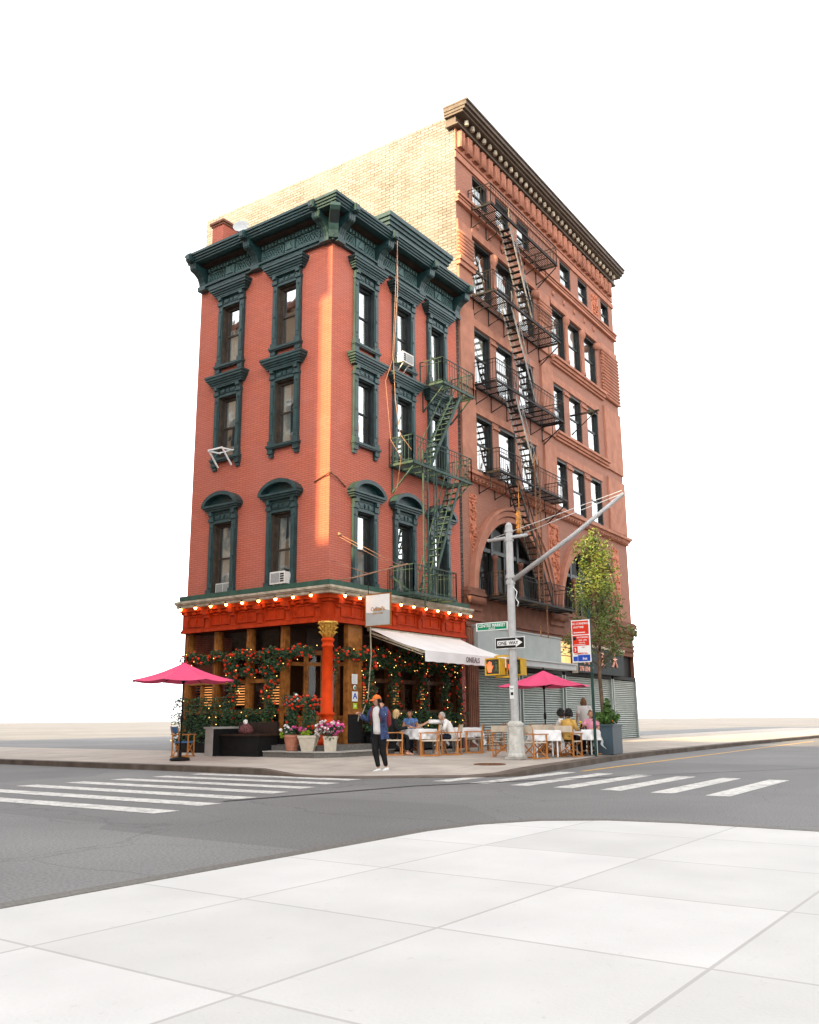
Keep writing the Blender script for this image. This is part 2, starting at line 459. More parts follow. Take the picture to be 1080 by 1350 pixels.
# ================================================================== SETTING
def asphalt():
    m = mat('asphalt', (0.195, 0.19, 0.188), 0.85, 0.10, 0.35, 0.5, 55, stain=0.30, stcol=(0.11, 0.11, 0.115))
    n, l = m.node_tree.nodes, m.node_tree.links
    b = n["Principled BSDF"]
    src = b.inputs["Base Color"].links[0].from_socket
    tc = n.new("ShaderNodeTexCoord")
    def mul(src, fac):
        mx = n.new("ShaderNodeMix"); mx.data_type = 'RGBA'; mx.blend_type = 'MULTIPLY'; mx.inputs[0].default_value = 1
        l.new(src, mx.inputs[6]); l.new(fac, mx.inputs[7]); return mx.outputs[2]
    def ramp(fac, a, b_, c, d):
        r = n.new("ShaderNodeMapRange"); l.new(fac, r.inputs[0])
        for i, v in enumerate((a, b_, c, d)): r.inputs[i + 1].default_value = v
        return r.outputs[0]
    g = n.new("ShaderNodeTexNoise"); g.inputs["Scale"].default_value = 38; g.inputs["Detail"].default_value = 3; l.new(tc.outputs["Object"], g.inputs["Vector"])
    src = mul(src, ramp(g.outputs["Fac"], .3, .7, .72, 1.28))                    # aggregate
    w = n.new("ShaderNodeTexNoise"); w.inputs["Scale"].default_value = 1.1; w.inputs["Detail"].default_value = 5; l.new(tc.outputs["Object"], w.inputs["Vector"])
    ad = n.new("ShaderNodeMix"); ad.data_type = 'RGBA'; ad.inputs[0].default_value = .3; l.new(tc.outputs["Object"], ad.inputs[6]); l.new(w.outputs["Color"], ad.inputs[7])
    v = n.new("ShaderNodeTexVoronoi"); v.feature = 'DISTANCE_TO_EDGE'; v.inputs["Scale"].default_value = .42; l.new(ad.outputs[2], v.inputs["Vector"])
    src = mul(src, ramp(v.outputs["Distance"], 0.0, .005, .78, 1.0))             # hairline cracks
    p = n.new("ShaderNodeTexVoronoi"); p.distance = 'CHEBYCHEV'; p.inputs["Scale"].default_value = .11; l.new(tc.outputs["Object"], p.inputs["Vector"])
    sp = n.new("ShaderNodeSeparateColor"); l.new(p.outputs["Color"], sp.inputs[0])
    src = mul(src, ramp(sp.outputs[0], 0, 1, .86, 1.10))                         # old repair patches
    l.new(src, b.inputs["Base Color"])
    return m
g = MB()
N = 24
xs = [-1500, -400, -120, -60] + [-40 + 4 * i for i in range(31)] + [120, 400, 1500]
for i in range(len(xs) - 1):
    for j in range(len(xs) - 1):
        g.quad((xs[i], xs[j], 0), (xs[i + 1], xs[j], 0), (xs[i + 1], xs[j + 1], 0), (xs[i], xs[j + 1], 0))
tag(g.build('road', asphalt()), kind='structure')

KERB = [(-4.75, 60, .14), (-4.9, 8, .14), (-4.95, 0.5, .14), (-5.0, -1.6, .14), (-5.05, -2.4, .13), (-5.25, -3.6, .03), (-5.25, -4.3, .015),
        (-4.95, -5.2, .015), (-4.5, -5.8, .015), (-4.0, -6.5, .015), (-3.5, -7.3, .015), (-2.9, -7.75, .06), (-2.3, -7.9, .13), (-1.2, -7.75, .14),
        (2.0, -7.27, .14), (4.8, -6.85, .14), (9, -6.45, .14), (20, -6.0, .14), (70, -5.4, .14)]
INNER = [(1, 60), (1, 8), (1, 2.5), (1, 2), (1, 1.5), (1, 1.3), (1, 1.2), (1, 1.1), (1, 1), (1.1, 1), (1.2, 1), (1.3, 1), (1.5, 1), (2, 1), (3.5, 1), (5.5, 1), (9, 1), (20, 2), (70, 3.4)]
sw = MB(); kb = MB()
T = [0.05, 0.15, 0.3, 0.5, 0.75, 1]
def kin(i, t):
    a, b = KERB[i], INNER[i]
    x, y = a[0] + (b[0] - a[0]) * t, a[1] + (b[1] - a[1]) * t
    k = min(1, t * 2.2)
    return (x, y, a[2] * (1 - k) + gz(x, y) * k if t > 0 else a[2])
for i in range(len(KERB) - 1):
    for j in range(len(T) - 1):
        sw.quad(kin(i, T[j]), kin(i + 1, T[j]), kin(i + 1, T[j + 1]), kin(i, T[j + 1]))
    a, b = KERB[i], KERB[i + 1]
    ai, bi = kin(i, 0.05), kin(i + 1, 0.05)
    kb.quad((a[0], a[1], -0.02), (b[0], b[1], -0.02), b, a)
    kb.quad(a, b, (bi[0], bi[1], bi[2] + .003), (ai[0], ai[1], ai[2] + .003))
    kb.quad((ai[0], ai[1], ai[2] + .003), (bi[0], bi[1], bi[2] + .003), (bi[0], bi[1], bi[2] - .03), (ai[0], ai[1], ai[2] - .03))
def pavement(pale=False):
    m = mat('pale_paving', (0.66, 0.65, 0.635), 0.85, 0.06, 1.2, 0.25, 45, stain=0.3, stcol=(0.52, 0.51, 0.49)) if pale else mat('pavement_concrete', (0.50, 0.44, 0.385), 0.85, 0.13, 1.2, 0.25, 45, stain=0.5, stcol=(0.30, 0.26, 0.23))
    n, l = m.node_tree.nodes, m.node_tree.links
    b = n["Principled BSDF"]
    src = b.inputs["Base Color"].links[0].from_socket
    tc = n.new("ShaderNodeTexCoord")
    bt = n.new("ShaderNodeTexBrick")
    bt.offset = 0
    for k, v in (("Scale", 1), ("Brick Width", 1.5), ("Row Height", 1.5), ("Mortar Size", 0.012), ("Mortar Smooth", 0.2)):
        bt.inputs[k].default_value = v
    bt.inputs["Color1"].default_value = (1, 1, 1, 1)
    bt.inputs["Color2"].default_value = (0.88, 0.88, 0.87, 1)
    bt.inputs["Mortar"].default_value = (0.7, 0.69, 0.68, 1) if pale else (0.55, 0.52, 0.5, 1)
    l.new(tc.outputs["Object"], bt.inputs["Vector"])
    mx = n.new("ShaderNodeMix"); mx.data_type = 'RGBA'; mx.blend_type = 'MULTIPLY'; mx.inputs[0].default_value = 1
    l.new(src, mx.inputs[6]); l.new(bt.outputs[0], mx.inputs[7])
    l.new(mx.outputs[2], b.inputs["Base Color"])
    return m
PVM = pavement(); wear(PVM, 6, .60, .70, .5, (.22, .19, .165))
tag(sw.build('pavement', PVM, recalc=False), kind='structure')
tag(kb.build('kerb', mat('grimy_kerb', (0.13, 0.10, 0.08), .85, .3, 2, .2, 30, stain=.5, stcol=(.28, .24, .2)), recalc=False), kind='structure')

NEAR = [(-10.8, -60), (-10.8, -14.4), (-10.95, -13.6), (-11.4, -12.95), (-12.1, -12.55), (-12.9, -12.4), (-70, -12.4), (-70, -60)]
NPV = pavement(True); wear(NPV, 14, .60, .68, .35, (.42, .41, .40)); wear(NPV, 1.6, .55, .75, .25, (.55, .54, .52))
np_ = MB(); np_.slab(NEAR, -.05, .13)
tag(np_.build('near_pavement', NPV), kind='structure')
nk = MB()
for i in range(6):
    a, b = Vector((*NEAR[i], 0)), Vector((*NEAR[i + 1], 0))
    nk.bar(a + Vector((0, 0, .066)), b + Vector((0, 0, .066)), .15, .14)
tag(nk.build('near_kerb', M['granite']), kind='structure')

def stripes(name, quads, m, z=.004):
    g = MB()
    for q in quads:
        g.quad(*[(x, y, z) for x, y in q])
    return tag(g.build(name, m), kind='structure')
ls = []
for k in range(7):                     # bars running along Y across the left street
    x = -5.62 - k * 1.12
    y1 = -5.45 - 0.34 * k
    ls.append([(x - .05, 3.2), (x + .36, 3.2), (x + .42 - .05 * k, y1), (x + .0 - .05 * k, y1)] if False else
              [(x - .1, -0.6), (x + .36, -0.6), (x + .46, y1), (x + .0, y1)])
stripes('crosswalk_marking', ls, M['paint'])
rs = []
for k in range(7):                     # bars running along X across the right street
    y = -7.35 - k * 0.98 if k == 0 else -7.62 - k * .92
    y = -7.5 - k * 0.98
    rs.append([(-4.9 - .12 * k, y), (-0.6 - .1 * k, y + .12), (-0.6 - .1 * k, y + .52), (-4.9 - .12 * k, y + .40)])
stripes('crosswalk_stripes', rs, M['paint'])
stripes('kerb_line', [[(-0.2, -8.35), (30, -7.2), (30, -7.05), (-0.2, -8.2)]], M['roadyellow'])
seam = MB()
for a, b in (((-10.5, -6.9), (-6.2, -7.6)), ((-6.2, -7.6), (-3.0, -9.2)), ((-3.0, -9.2), (6, -14))):
    a = Vector((*a, .006)); b = Vector((*b, .006))
    d = (b - a).normalized().cross(Vector((0, 0, 1))) * .05
    seam.quad(a - d, b - d, b + d, a + d)
tag(seam.build('tar_seam', mat('tar', (0.025, 0.025, 0.027), 0.6)), kind='structure')
mh = MB()
mh.lathe([(0.40, -0.02), (0.40, 0.008), (0.37, 0.012), (0.36, 0.006), (0.10, 0.006), (0.09, 0.012), (0.001, 0.012)], (-0.95, -6.15, gz(-.95, -6.15) + .0), 24)
for k in range(8):
    a = k * pi / 4
    mh.bar((-.95 + .12 * cos(a), -6.15 + .12 * sin(a), gz(-.95, -6.15) + .01), (-.95 + .33 * cos(a), -6.15 + .33 * sin(a), gz(-.95, -6.15) + .01), .03, .01)
tag(mh.build('manhole_cover', M['rust']), 'round rusty manhole cover set in the corner pavement', 'manhole cover')
mh = MB(); mh.box(-3.75, -2.55, -6.75, -6.35, -.02, .10)
S.cursor.location = (0, 0, 0)

# ================================================================== RED CORNER BUILDING
LW, RW = 6.45, 7.66                     # lengths of the left and right facades
B1 = thing('corner_building', 'red painted brick corner building with teal window hoods above an orange restaurant front', 'building')

def wall(mb, u0, u1, z0, z1, holes, depth=.26, o=0.0, reveal=True):
    us = sorted({u0, u1, *[h[0] for h in holes], *[h[1] for h in holes]})
    zs = sorted({z0, z1, *[h[2] for h in holes], *[h[3] for h in holes]})
    for i in range(len(us) - 1):
        for j in range(len(zs) - 1):
            cu, cz = (us[i] + us[i + 1]) / 2, (zs[j] + zs[j + 1]) / 2
            if any(h[0] < cu < h[1] and h[2] < cz < h[3] for h in holes): continue
            mb.quad((us[i], o, zs[j]), (us[i + 1], o, zs[j]), (us[i + 1], o, zs[j + 1]), (us[i], o, zs[j + 1]))
    for a, b, c, d in holes if reveal else []:
        mb.quad((a, o, c), (a, o, d), (a, o - depth, d), (a, o - depth, c))
        mb.quad((b, o, c), (b, o, d), (b, o - depth, d), (b, o - depth, c))
        mb.quad((a, o, c), (b, o, c), (b, o - depth, c), (a, o - depth, c))
        mb.quad((a, o, d), (b, o, d), (b, o - depth, d), (a, o - depth, d))

FLOORS = [(13.72, 15.95, 'flat'), (10.22, 12.45, 'flat'), (5.44, 7.85, 'arch')]
COLS_L = [1.98, 4.72]
COLS_R = [1.75, 3.98, 6.18]
OW = .46                                # half width of an opening
wm = MB(FR)
wall(wm, 0, RW, 4.2, 17.4, [(c - OW, c + OW, a, b) for c in COLS_R for a, b, s in FLOORS], reveal=False)
wm.fr = FL
wall(wm, 0, LW, 4.2, 17.4, [(c - OW, c + OW, a, b) for c in COLS_L for a, b, s in FLOORS], reveal=False)
wm.fr = FI
wm.quad((0, LW, .1), (RW, LW, .1), (RW, LW, 17.4), (0, LW, 17.4))          # rear wall
wm.quad((RW, 0.02, 4.2), (RW, LW, 4.2), (RW, LW, 17.4), (RW, 0.02, 17.4))
wm.build('wall', M['brick'], B1, recalc=False)
rf = MB()
rf.quad((-.5, -.5, 17.75), (RW, -.5, 17.75), (RW, LW, 17.75), (-.5, LW, 17.75))
rf.build('roof', M['darkwood'], B1, recalc=False)
im = MB()                                # plain rooms seen through the panes
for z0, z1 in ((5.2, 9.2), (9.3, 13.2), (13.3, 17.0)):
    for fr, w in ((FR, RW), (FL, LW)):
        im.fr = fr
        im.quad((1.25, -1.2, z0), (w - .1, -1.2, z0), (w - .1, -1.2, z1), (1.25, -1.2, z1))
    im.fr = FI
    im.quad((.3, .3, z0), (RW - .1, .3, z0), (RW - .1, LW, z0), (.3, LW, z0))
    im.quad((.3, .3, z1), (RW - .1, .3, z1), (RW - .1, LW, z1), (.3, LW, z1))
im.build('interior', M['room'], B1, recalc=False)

def curtain(fr, u0, u1, z0, z1, o, parent, m, folds=7, slant=0.0):
    c = MB(fr)
    n = 28
    for i in range(n):
        def P(t, z):
            return (u0 + (u1 - u0) * t + slant * (1 - (z - z0) / (z1 - z0)), o + .02 * sin(t * folds * 2 * pi), z)
        a, b = i / n, (i + 1) / n
        c.add([P(a, z0), P(b, z0), P(b, z1), P(a, z1)], [(0, 1, 2, 3)], True)
    return c.build('curtain', m, parent, recalc=False)

def window_unit(fr, c, z0, z1, style, parent, var=0, left=False):
    """cast-iron surround with hood and sill, double-hung sash, pane and curtain"""
    fr_0 = fr
    fr = lambda u, o, z: fr_0(c + (u - c) * .88, o * (.78 if o > 0 else 1), z)
    s = MB(fr)
    for e in (-1, 1):
        a, b = sorted((c + e * .50, c + e * .74))
        s.box(a, b, .0, .13, z0 - .02, z1 + .10)                    # pilaster
        a2, b2 = sorted((c + e * .55, c + e * .69))
        s.box(a2, b2, .13, .155, z0 + .35, z1 - .25)
        for zz in (z0 + .18, z1 - .12, (z0 + z1) / 2):
            s.lathe([(.001, 0), (.035, .0), (.035, .04), (.001, .05)], (0, 0, 0), 8) if False else s.box(a2 + .035, b2 - .035, .155, .185, zz - .035, zz + .035)
        s.box(a - .025, b + .025, .0, .18, z0 - .02, z0 + .14)       # plinth
        s.box(a - .025, b + .025, .0, .19, z1 + .10, z1 + .20)       # capital
        s.box(a + .01, b - .01, .0, .17, z1 + .20, z1 + .44)         # console
        s.box(a + .03, b - .03, .17, .25, z1 + .30, z1 + .44)
        a, b = sorted((c + e * .52, c + e * .78))
        s.box(a, b, .0, .17, z0 - .30, z0 - .14)                     # sill corbels
        s.box(a + .02, b - .04, .0, .11, z0 - .42, z0 - .30)
    s.box(c - .50, c + .50, .0, .09, z1 + .02, z1 + .44)             # frieze panel
    s.box(c - .50, c + .50, .09, .14, z1 + .02, z1 + .10)
    s.box(c - .50, c + .50, .09, .12, z1 + .36, z1 + .44)
    for k in (-1, 0, 1):
        w = .08 if k == 0 else .14
        s.box(c + k * .29 - w, c + k * .29 + w, .09, .125, z1 + .15, z1 + .31)
        s.box(c + k * .29 - w + .03, c + k * .29 + w - .03, .125, .145, z1 + .19, z1 + .27)
    s.box(c - .82, c + .82, .0, .24, z0 - .10, z0 - .022)            # sill
    s.box(c - .79, c + .79, .0, .20, z0 - .142, z0 - .10)
    w = s.build('window', M['green'], parent)
    h = MB(fr)
    if style == 'flat':
        for k, (p, hh) in enumerate(((.26, .07), (.31, .07), (.37, .07), (.43, .09), (.47, .07))):
            zz = z1 + .44 + sum((.07, .07, .07, .09, .07)[:k])
            h.box(c - .74 - p + .13, c + .74 + p - .13, .0, p, zz, zz + hh + .001 * k)
        h.box(c - .62, c + .62, .13, .24, z1 + .385, z1 + .44)
    else:
        for k, p in enumerate((.26, .33, .40)):
            h.box(c - .76 - p + .16, c + .76 + p - .16, .0, p, z1 + .44 + .065 * k, z1 + .505 + .065 * k)
        zb = z1 + .635
        R, n = .98, 14
        def arc(hw, rise, k):
            t = -1 + 2 * k / n
            return (c + hw * t, zb + .03 + rise * sqrt(max(0, 1 - t * t * .92)) - rise * sqrt(.08))
        out = [arc(1.0, .60, k) for k in range(n + 1)]
        inn = [arc(.82, .42, k) for k in range(n + 1)]
        for k in range(n):
            h.prism([inn[k], inn[k + 1], out[k + 1], out[k]], .0, .42)
        for k in range(n):
            h.prism([(inn[k][0], zb - .01), (inn[k + 1][0], zb - .01), inn[k + 1], inn[k]], .0, .12)
        h.box(c - .98, c - .80, .0, .41, zb - .02, zb + .05); h.box(c + .80, c + .98, .0, .41, zb - .02, zb + .05)
    h.build('hood', M['green'], w)
    f = MB(fr)
    o = -.14
    zm = z0 + (z1 - z0) * .50
    for e in (-1, 1):
        a, b = sorted((c + e * .47, c + e * .53))
        f.box(a, b, -.30, .06, z0 - .02, z1 + .02)
    f.box(c - .47, c + .47, -.30, .04, z1 - .02, z1 + .03); f.box(c - .47, c + .47, -.30, .05, z0 - .03, z0 + .01)
    for e in (-1, 1):
        a, b = sorted((c + e * .42, c + e * .469))
        f.box(a, b, o - .05, o + .05, z0, z1 - .001)
        a, b = sorted((c + e * .38, c + e * .42))
        f.box(a, b, o - .03, o + .02, z0 + .05, z1 - .10)
    f.box(c - .42, c + .42, o - .05, o + .05, z1 - .10, z1 - .021)
    f.box(c - .42, c + .42, o - .05, o + .06, z0 + .011, z0 + .07)
    f.box(c - .36, c + .36, o - .035, o + .03, zm - .03, zm + .03)
    f.build('sash', M['sash'] if left else M['sash2'], w)
    p = MB(fr)
    p.quad((c - .40, o - .01, z0 + .06), (c + .40, o - .01, z0 + .06), (c + .40, o - .01, z1 - .09), (c - .40, o - .01, z1 - .09))
    p.build('pane', M['glass'], w, recalc=False)
    k = var % 6
    if k == 0:   curtain(fr, c - .38, c + .38, z0 + .06, z1 - .1, o - .12, w, M['curtain'])
    elif k == 1:
        curtain(fr, c - .38, c - .02, z0 + .06, z1 - .1, o - .12, w, M['curtain'], 4, -.1)
        curtain(fr, c + .06, c + .38, z0 + .06, z1 - .1, o - .12, w, M['curtain'], 4, .12)
    elif k == 2: curtain(fr, c - .38, c + .38, zm + .1, z1 - .1, o - .10, w, M['curtain'], 1)
    elif k == 3: curtain(fr, c + .0, c + .38, z0 + .06, z1 - .1, o - .12, w, M['curtain'], 4)
    elif k == 4: curtain(fr, c - .38, c + .38, z0 + .06, zm + .3, o - .12, w, M['curtain'], 5)
    return w
VL = {(0, 0): 5, (1, 0): 4, (0, 1): 3, (1, 1): 2, (0, 2): 1, (1, 2): 0}
for i, c in enumerate(COLS_L):
    for j, (a, b, st) in enumerate(FLOORS):
        window_unit(FL, c, a, b, st, B1, VL[(i, j)], True)
VR = {(0, 0): 0, (1, 0): 0, (2, 0): 1, (0, 1): 2, (1, 1): 0, (2, 1): 3, (0, 2): 0, (1, 2): 4, (2, 2): 5}
for i, c in enumerate(COLS_R):
    for j, (a, b, st) in enumerate(FLOORS):
        window_unit(FR, c, a, b, st, B1, VR[(i, j)])

# --- cornice
cn = MB(FR)
def both(a, b, o0, o1, z0, z1, mb=cn):
    """a run along both facades, mitred by letting the right one turn the corner"""
    mb.fr = FR; mb.box(-o1, RW, o0, o1, z0, z1)
    mb.fr = FL; mb.box(-o0 if o0 > 0 else 0, LW, o0, o1, z0, z1)
both(0, 0, .0, .16, 16.93, 17.03)
both(0, 0, .0, .22, 17.03, 17.10)
both(0, 0, .0, .10, 17.10, 17.78)
both(0, 0, .0, .18, 17.70, 17.76)
both(0, 0, .0, .74, 17.80, 17.87)
both(0, 0, .0, .79, 17.87, 17.95)
both(0, 0, .0, .84, 17.95, 18.03)
both(0, 0, .0, .89, 18.03, 18.12)
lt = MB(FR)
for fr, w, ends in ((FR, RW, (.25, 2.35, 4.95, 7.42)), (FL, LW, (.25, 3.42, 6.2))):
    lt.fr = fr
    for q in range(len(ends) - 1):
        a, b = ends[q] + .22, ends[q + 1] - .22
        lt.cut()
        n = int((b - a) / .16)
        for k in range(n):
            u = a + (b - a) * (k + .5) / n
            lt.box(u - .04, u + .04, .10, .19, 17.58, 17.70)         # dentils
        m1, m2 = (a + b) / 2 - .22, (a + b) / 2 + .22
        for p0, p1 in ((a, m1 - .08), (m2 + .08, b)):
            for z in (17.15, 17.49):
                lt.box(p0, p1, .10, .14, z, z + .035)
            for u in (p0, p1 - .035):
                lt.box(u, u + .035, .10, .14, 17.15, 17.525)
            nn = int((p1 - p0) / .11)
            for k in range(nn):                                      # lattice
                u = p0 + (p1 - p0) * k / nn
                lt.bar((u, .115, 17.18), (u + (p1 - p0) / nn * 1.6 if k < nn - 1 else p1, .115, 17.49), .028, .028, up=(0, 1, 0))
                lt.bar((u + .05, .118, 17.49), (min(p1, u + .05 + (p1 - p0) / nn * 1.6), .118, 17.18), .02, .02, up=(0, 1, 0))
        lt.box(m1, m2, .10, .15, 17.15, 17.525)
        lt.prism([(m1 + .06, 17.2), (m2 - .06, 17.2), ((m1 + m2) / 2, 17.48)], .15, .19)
cob = cn.build('cornice', M['green'], B1)
lt.build('frieze_panels', mat('lightened_teal_paint', (0.075, 0.135, 0.13), .5, .25, 4, spec=.3), cob)  # same teal paint, lightened to stand for the light it catches
raised = MB(FR)                                                      # raised middle length of the cornice
for o, z0, z1 in ((.72, 18.12, 18.38), (.78, 18.38, 18.52), (.84, 18.52, 18.66), (.90, 18.66, 18.82)):
    raised.box(2.2 - (o - .75), 6.0 + (o - .75), -.3, o, z0 + .002, z1 + .003)
raised.build('raised_cornice', M['green'], cob)
def bracket(fr, u, w=.17):
    b = MB(fr)
    prof = [(.1, 16.98), (.20, 16.98), (.24, 17.2), (.33, 17.38), (.50, 17.5), (.66, 17.55), (.70, 17.60), (.73, 17.80), (.1, 17.80)]
    n = len(prof)
    for e in (-1, 0, 1):
        g = w * .62
        vs = [(u + e * g - w * .27, o, z) for o, z in prof] + [(u + e * g + w * .27, o, z) for o, z in prof]
        b.add(vs, [tuple(range(n)), tuple(range(2 * n - 1, n - 1, -1))] + [(i, (i + 1) % n, n + (i + 1) % n, n + i) for i in range(n)])
    prof = [(.1, 17.0), (.17, 17.0), (.21, 17.22), (.30, 17.40), (.48, 17.53), (.69, 17.64), (.71, 17.80), (.1, 17.80)]
    n = len(prof)
    vs = [(u - w, o, z) for o, z in prof] + [(u + w, o, z) for o, z in prof]
    b.add(vs, [tuple(range(n)), tuple(range(2 * n - 1, n - 1, -1))] + [(i, (i + 1) % n, n + (i + 1) % n, n + i) for i in range(n)])
    b.box(u - w - .03, u + w + .03, .0, .26, 16.90, 17.0)
    b.box(u - .12, u + .12, .74, .95, 17.83, 18.10)                 # boss on the crown
    b.prism([(u - .08, 17.87), (u + .08, 17.87), (u + .08, 18.07), (u - .08, 18.07)], .95, .98)
    return b.build('bracket', M['green'], cob)
for u in (.17, 2.35, 4.95, 7.44): bracket(FR, u)
for u in (.17, 3.42, 6.2): bracket(FL, u)
cor = MB()                                                           # diagonal bracket at the corner
pr_ = [(.12, 16.98), (.26, 16.98), (.34, 17.2), (.47, 17.38), (.72, 17.5), (.92, 17.6), (1.03, 17.7), (1.03, 17.8), (.12, 17.8)]
dg = Vector((-1, -1, 0)).normalized(); pp = Vector((1, -1, 0)).normalized() * .16
n = len(pr_)
cor.add([tuple(dg * o + pp + Vector((0, 0, z))) for o, z in pr_] + [tuple(dg * o - pp + Vector((0, 0, z))) for o, z in pr_],
        [tuple(range(n)), tuple(range(2 * n - 1, n - 1, -1))] + [(i, (i + 1) % n, n + (i + 1) % n, n + i) for i in range(n)])
cor.build('bracket', M['green'], cob)

# --- chimney and roof things
ch = MB()
ch.box(.38, 1.25, 5.85, LW - .01, 17.7, 19.85); ch.build('chimney', M['brick'], B1)
cc = MB(); cc.box(.34, 1.29, 5.81, LW + .03, 19.85, 19.93); cc.box(.29, 1.34, 5.76, LW + .08, 19.93, 20.02); cc.build('chimney_cap', M['darkstone'], B1)
dish = thing('satellite_dish', 'small pale satellite dish on the red building roof beside the brick chimney', 'satellite dish', (.75, 5.25, 17.75))
d = MB()
d.lathe([(.001, .0), (.12, .012), (.22, .045), (.30, .10), (.31, .10), (.22, .02), (.12, -.015), (.001, -.03)], (0, 0, 0), 18)
do = d.build('reflector', M['palegrey'], dish)
do.rotation_euler = (radians(70), 0, radians(-58)); do.location = (0, 0, 1.88)
d = MB(); d.tube([(0.05, .05, 0), (.05, .05, 1.85), (0, 0, 1.88)], .03); d.build('mast', M['steel'], dish)

# --- restaurant front
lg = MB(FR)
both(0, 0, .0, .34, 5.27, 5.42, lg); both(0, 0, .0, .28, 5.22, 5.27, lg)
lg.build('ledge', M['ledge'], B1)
sf = MB(FR)
both(0, 0, .0, .52, 5.10, 5.19, sf); both(0, 0, .0, .56, 5.14, 5.215, sf); both(0, 0, .0, .46, 5.00, 5.10, sf)
sf.build('soffit', M['soffit'], B1)
fa = MB(FR)
both(0, 0, .0, .14, 4.16, 5.0, fa); both(0, 0, .0, .22, 4.16, 4.24, fa); both(0, 0, .0, .18, 4.24, 4.29, fa); both(0, 0, .0, .30, 4.88, 5.0, fa); both(0, 0, .0, .22, 4.80, 4.88, fa)
for fr, w in ((FR, RW), (FL, LW)):
    fa.fr = fr
    nb = int(w / 1.28)
    for k in range(nb):
        a = .22 + k * (w - .3) / nb; b = a + (w - .3) / nb
        fa.box(a - .09, a + .09, .14, .20, 4.29, 4.62)
        fa.box(a - .08, a + .08, .14, .30, 4.62, 4.80); fa.box(a - .10, a + .10, .14, .36, 4.72, 4.88)
        for z0, z1, i0, i1 in ((4.36, 4.40, .2, .2), (4.70, 4.74, .2, .2)):
            fa.box(a + i0, b - i1, .14, .175, z0, z1)
        for u in (a + .2, b - .24, (a + b) / 2 - .02):
            fa.box(u, u + .04, .14, .175, 4.40, 4.70)
        for q in range(3):
            u = a + .22 + q * (b - a - .44) / 2
            fa.box(u - .06, u + .06, .14, .28, 4.76, 4.87)
fa.build('fascia', M['fascia'], B1)
bl = []
for k in range(9): bl.append(FL(.32 + .74 * k, .43, 4.965))
for k in range(11): bl.append(FR(.30 + .73 * k, .43, 4.965))
for p in bl[:]:
    b = MB(); b.ball(p, .047, 8, 1.15); bo = b.build('light_bulb', M['bulb'], B1)
    b = MB(); b.lathe([(.05, .0), (.05, .05), (.03, .08), (.03, .1)], (p[0], p[1], p[2] + .02), 8); b.build('socket', M['black'], bo)

# column at the corner
col = MB()
cx, cy = -.10, -.10
prof = [(.27, .48), (.27, .62), (.24, .66), (.19, .70), (.185, 1.12), (.22, 1.15), (.22, 1.20), (.19, 1.24), (.19, 1.36), (.235, 1.40), (.235, 1.44), (.175, 1.50),
        (.165, 2.4), (.155, 3.38), (.19, 3.40), (.19, 3.44), (.16, 3.47), (.16, 3.55), (.20, 3.58), (.20, 3.63), (.165, 3.66)]
col.lathe(prof, (cx, cy, 0), 20)
co = col.build('column', M['orange'], B1)
cp = MB()
cp.lathe([(.165, 3.66), (.17, 3.80), (.20, 3.95), (.25, 4.04), (.25, 4.08), (.30, 4.09), (.30, 4.155), (.1, 4.157)], (cx, cy, 0), 16)
for r, z, nn in ((.18, 3.72, 9), (.20, 3.86, 9), (.22, 3.98, 8)):
    for k in range(nn):
        a = 2 * pi * k / nn + z * 5
        p = Vector((cx + r * cos(a), cy + r * sin(a), z))
        o_ = Vector((cos(a), sin(a), 0))
        cp.tube([p - o_ * .04, p + o_ * .02 + Vector((0, 0, .07)), p + o_ * .07 + Vector((0, 0, .13)), p + o_ * .11 + Vector((0, 0, .10))], [.035, .034, .025, .012], 5)
cp.build('capital', M['gold'], co)

# glazed shop front: recessed 0.3 m, corner entrance set back
def shopfront(fr, u0, u1, posts, wood):
    w = MB(fr)
    o = -.18
    for u in posts:
        w.box(u - .10, u + .10, o - .10, o + .12, .9, 4.16)
        w.box(u - .04, u + .04, o + .12, o + .15, .95, 4.1)
    for i in range(len(posts) - 1):
        a, b = posts[i] + .10, posts[i + 1] - .10
        w.box(a, b, o - .06, o + .09, 3.30, 3.42)
        w.box(a, b, o - .06, o + .10, 2.42, 2.54)
        w.box(a, b, o - .06, o + .12, 1.45, 1.56)
        m_ = (a + b) / 2
        w.box(m_ - .04, m_ + .04, o - .05, o + .07, 1.56, 2.42)
    w.build('window_frame', wood, B1)
    g_ = MB(fr)
    g_.quad((u0, o - .03, 1.5), (u1, o - .03, 1.5), (u1, o - .03, 4.15), (u0, o - .03, 4.15))
    g_.build('shop_pane', M['glass2'], B1, recalc=False)
    k = MB(fr)
    k.box(u0, u1, o - .2, o + .10, .2, 1.45)
    for i in range(len(posts) - 1):
        a, b = posts[i] + .2, posts[i + 1] - .2
        k.box(a, b, o + .10, o + .13, .7, .76); k.box(a, b, o + .10, o + .13, 1.28, 1.34)
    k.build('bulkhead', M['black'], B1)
    for i in range(len(posts) - 1):                                  # slatted blinds with a lamplit room behind
        a, b = posts[i] + .14, posts[i + 1] - .14
        m_ = (a + b) / 2
        c0, c1 = (m_ - .52, m_ + .02) if fr is FR else (m_ - .42, m_ + .1)
        bl_ = MB(fr)
        for q in range(9):
            z = 1.72 + q * .085
            bl_.bar((a + .1, o - .14, z), (b - .1, o - .14, z), .03, .045, up=(0, .6, .8))
        bl_.build('blind', M['darkwood'], B1)
        lp = MB(fr)
        c0, c1 = max(c0, a + .1), min(c1, b - .1)
        lp.quad((c0, o - .17, 1.72), (c1, o - .17, 1.72), (c1, o - .17, 2.36), (c0, o - .17, 2.36))
        lp.build('lamplit_panel', M['lamp'], B1, recalc=False)
shopfront(FL, 1.80, LW, [1.9, 3.42, 4.95, LW - .1], M['wood'])
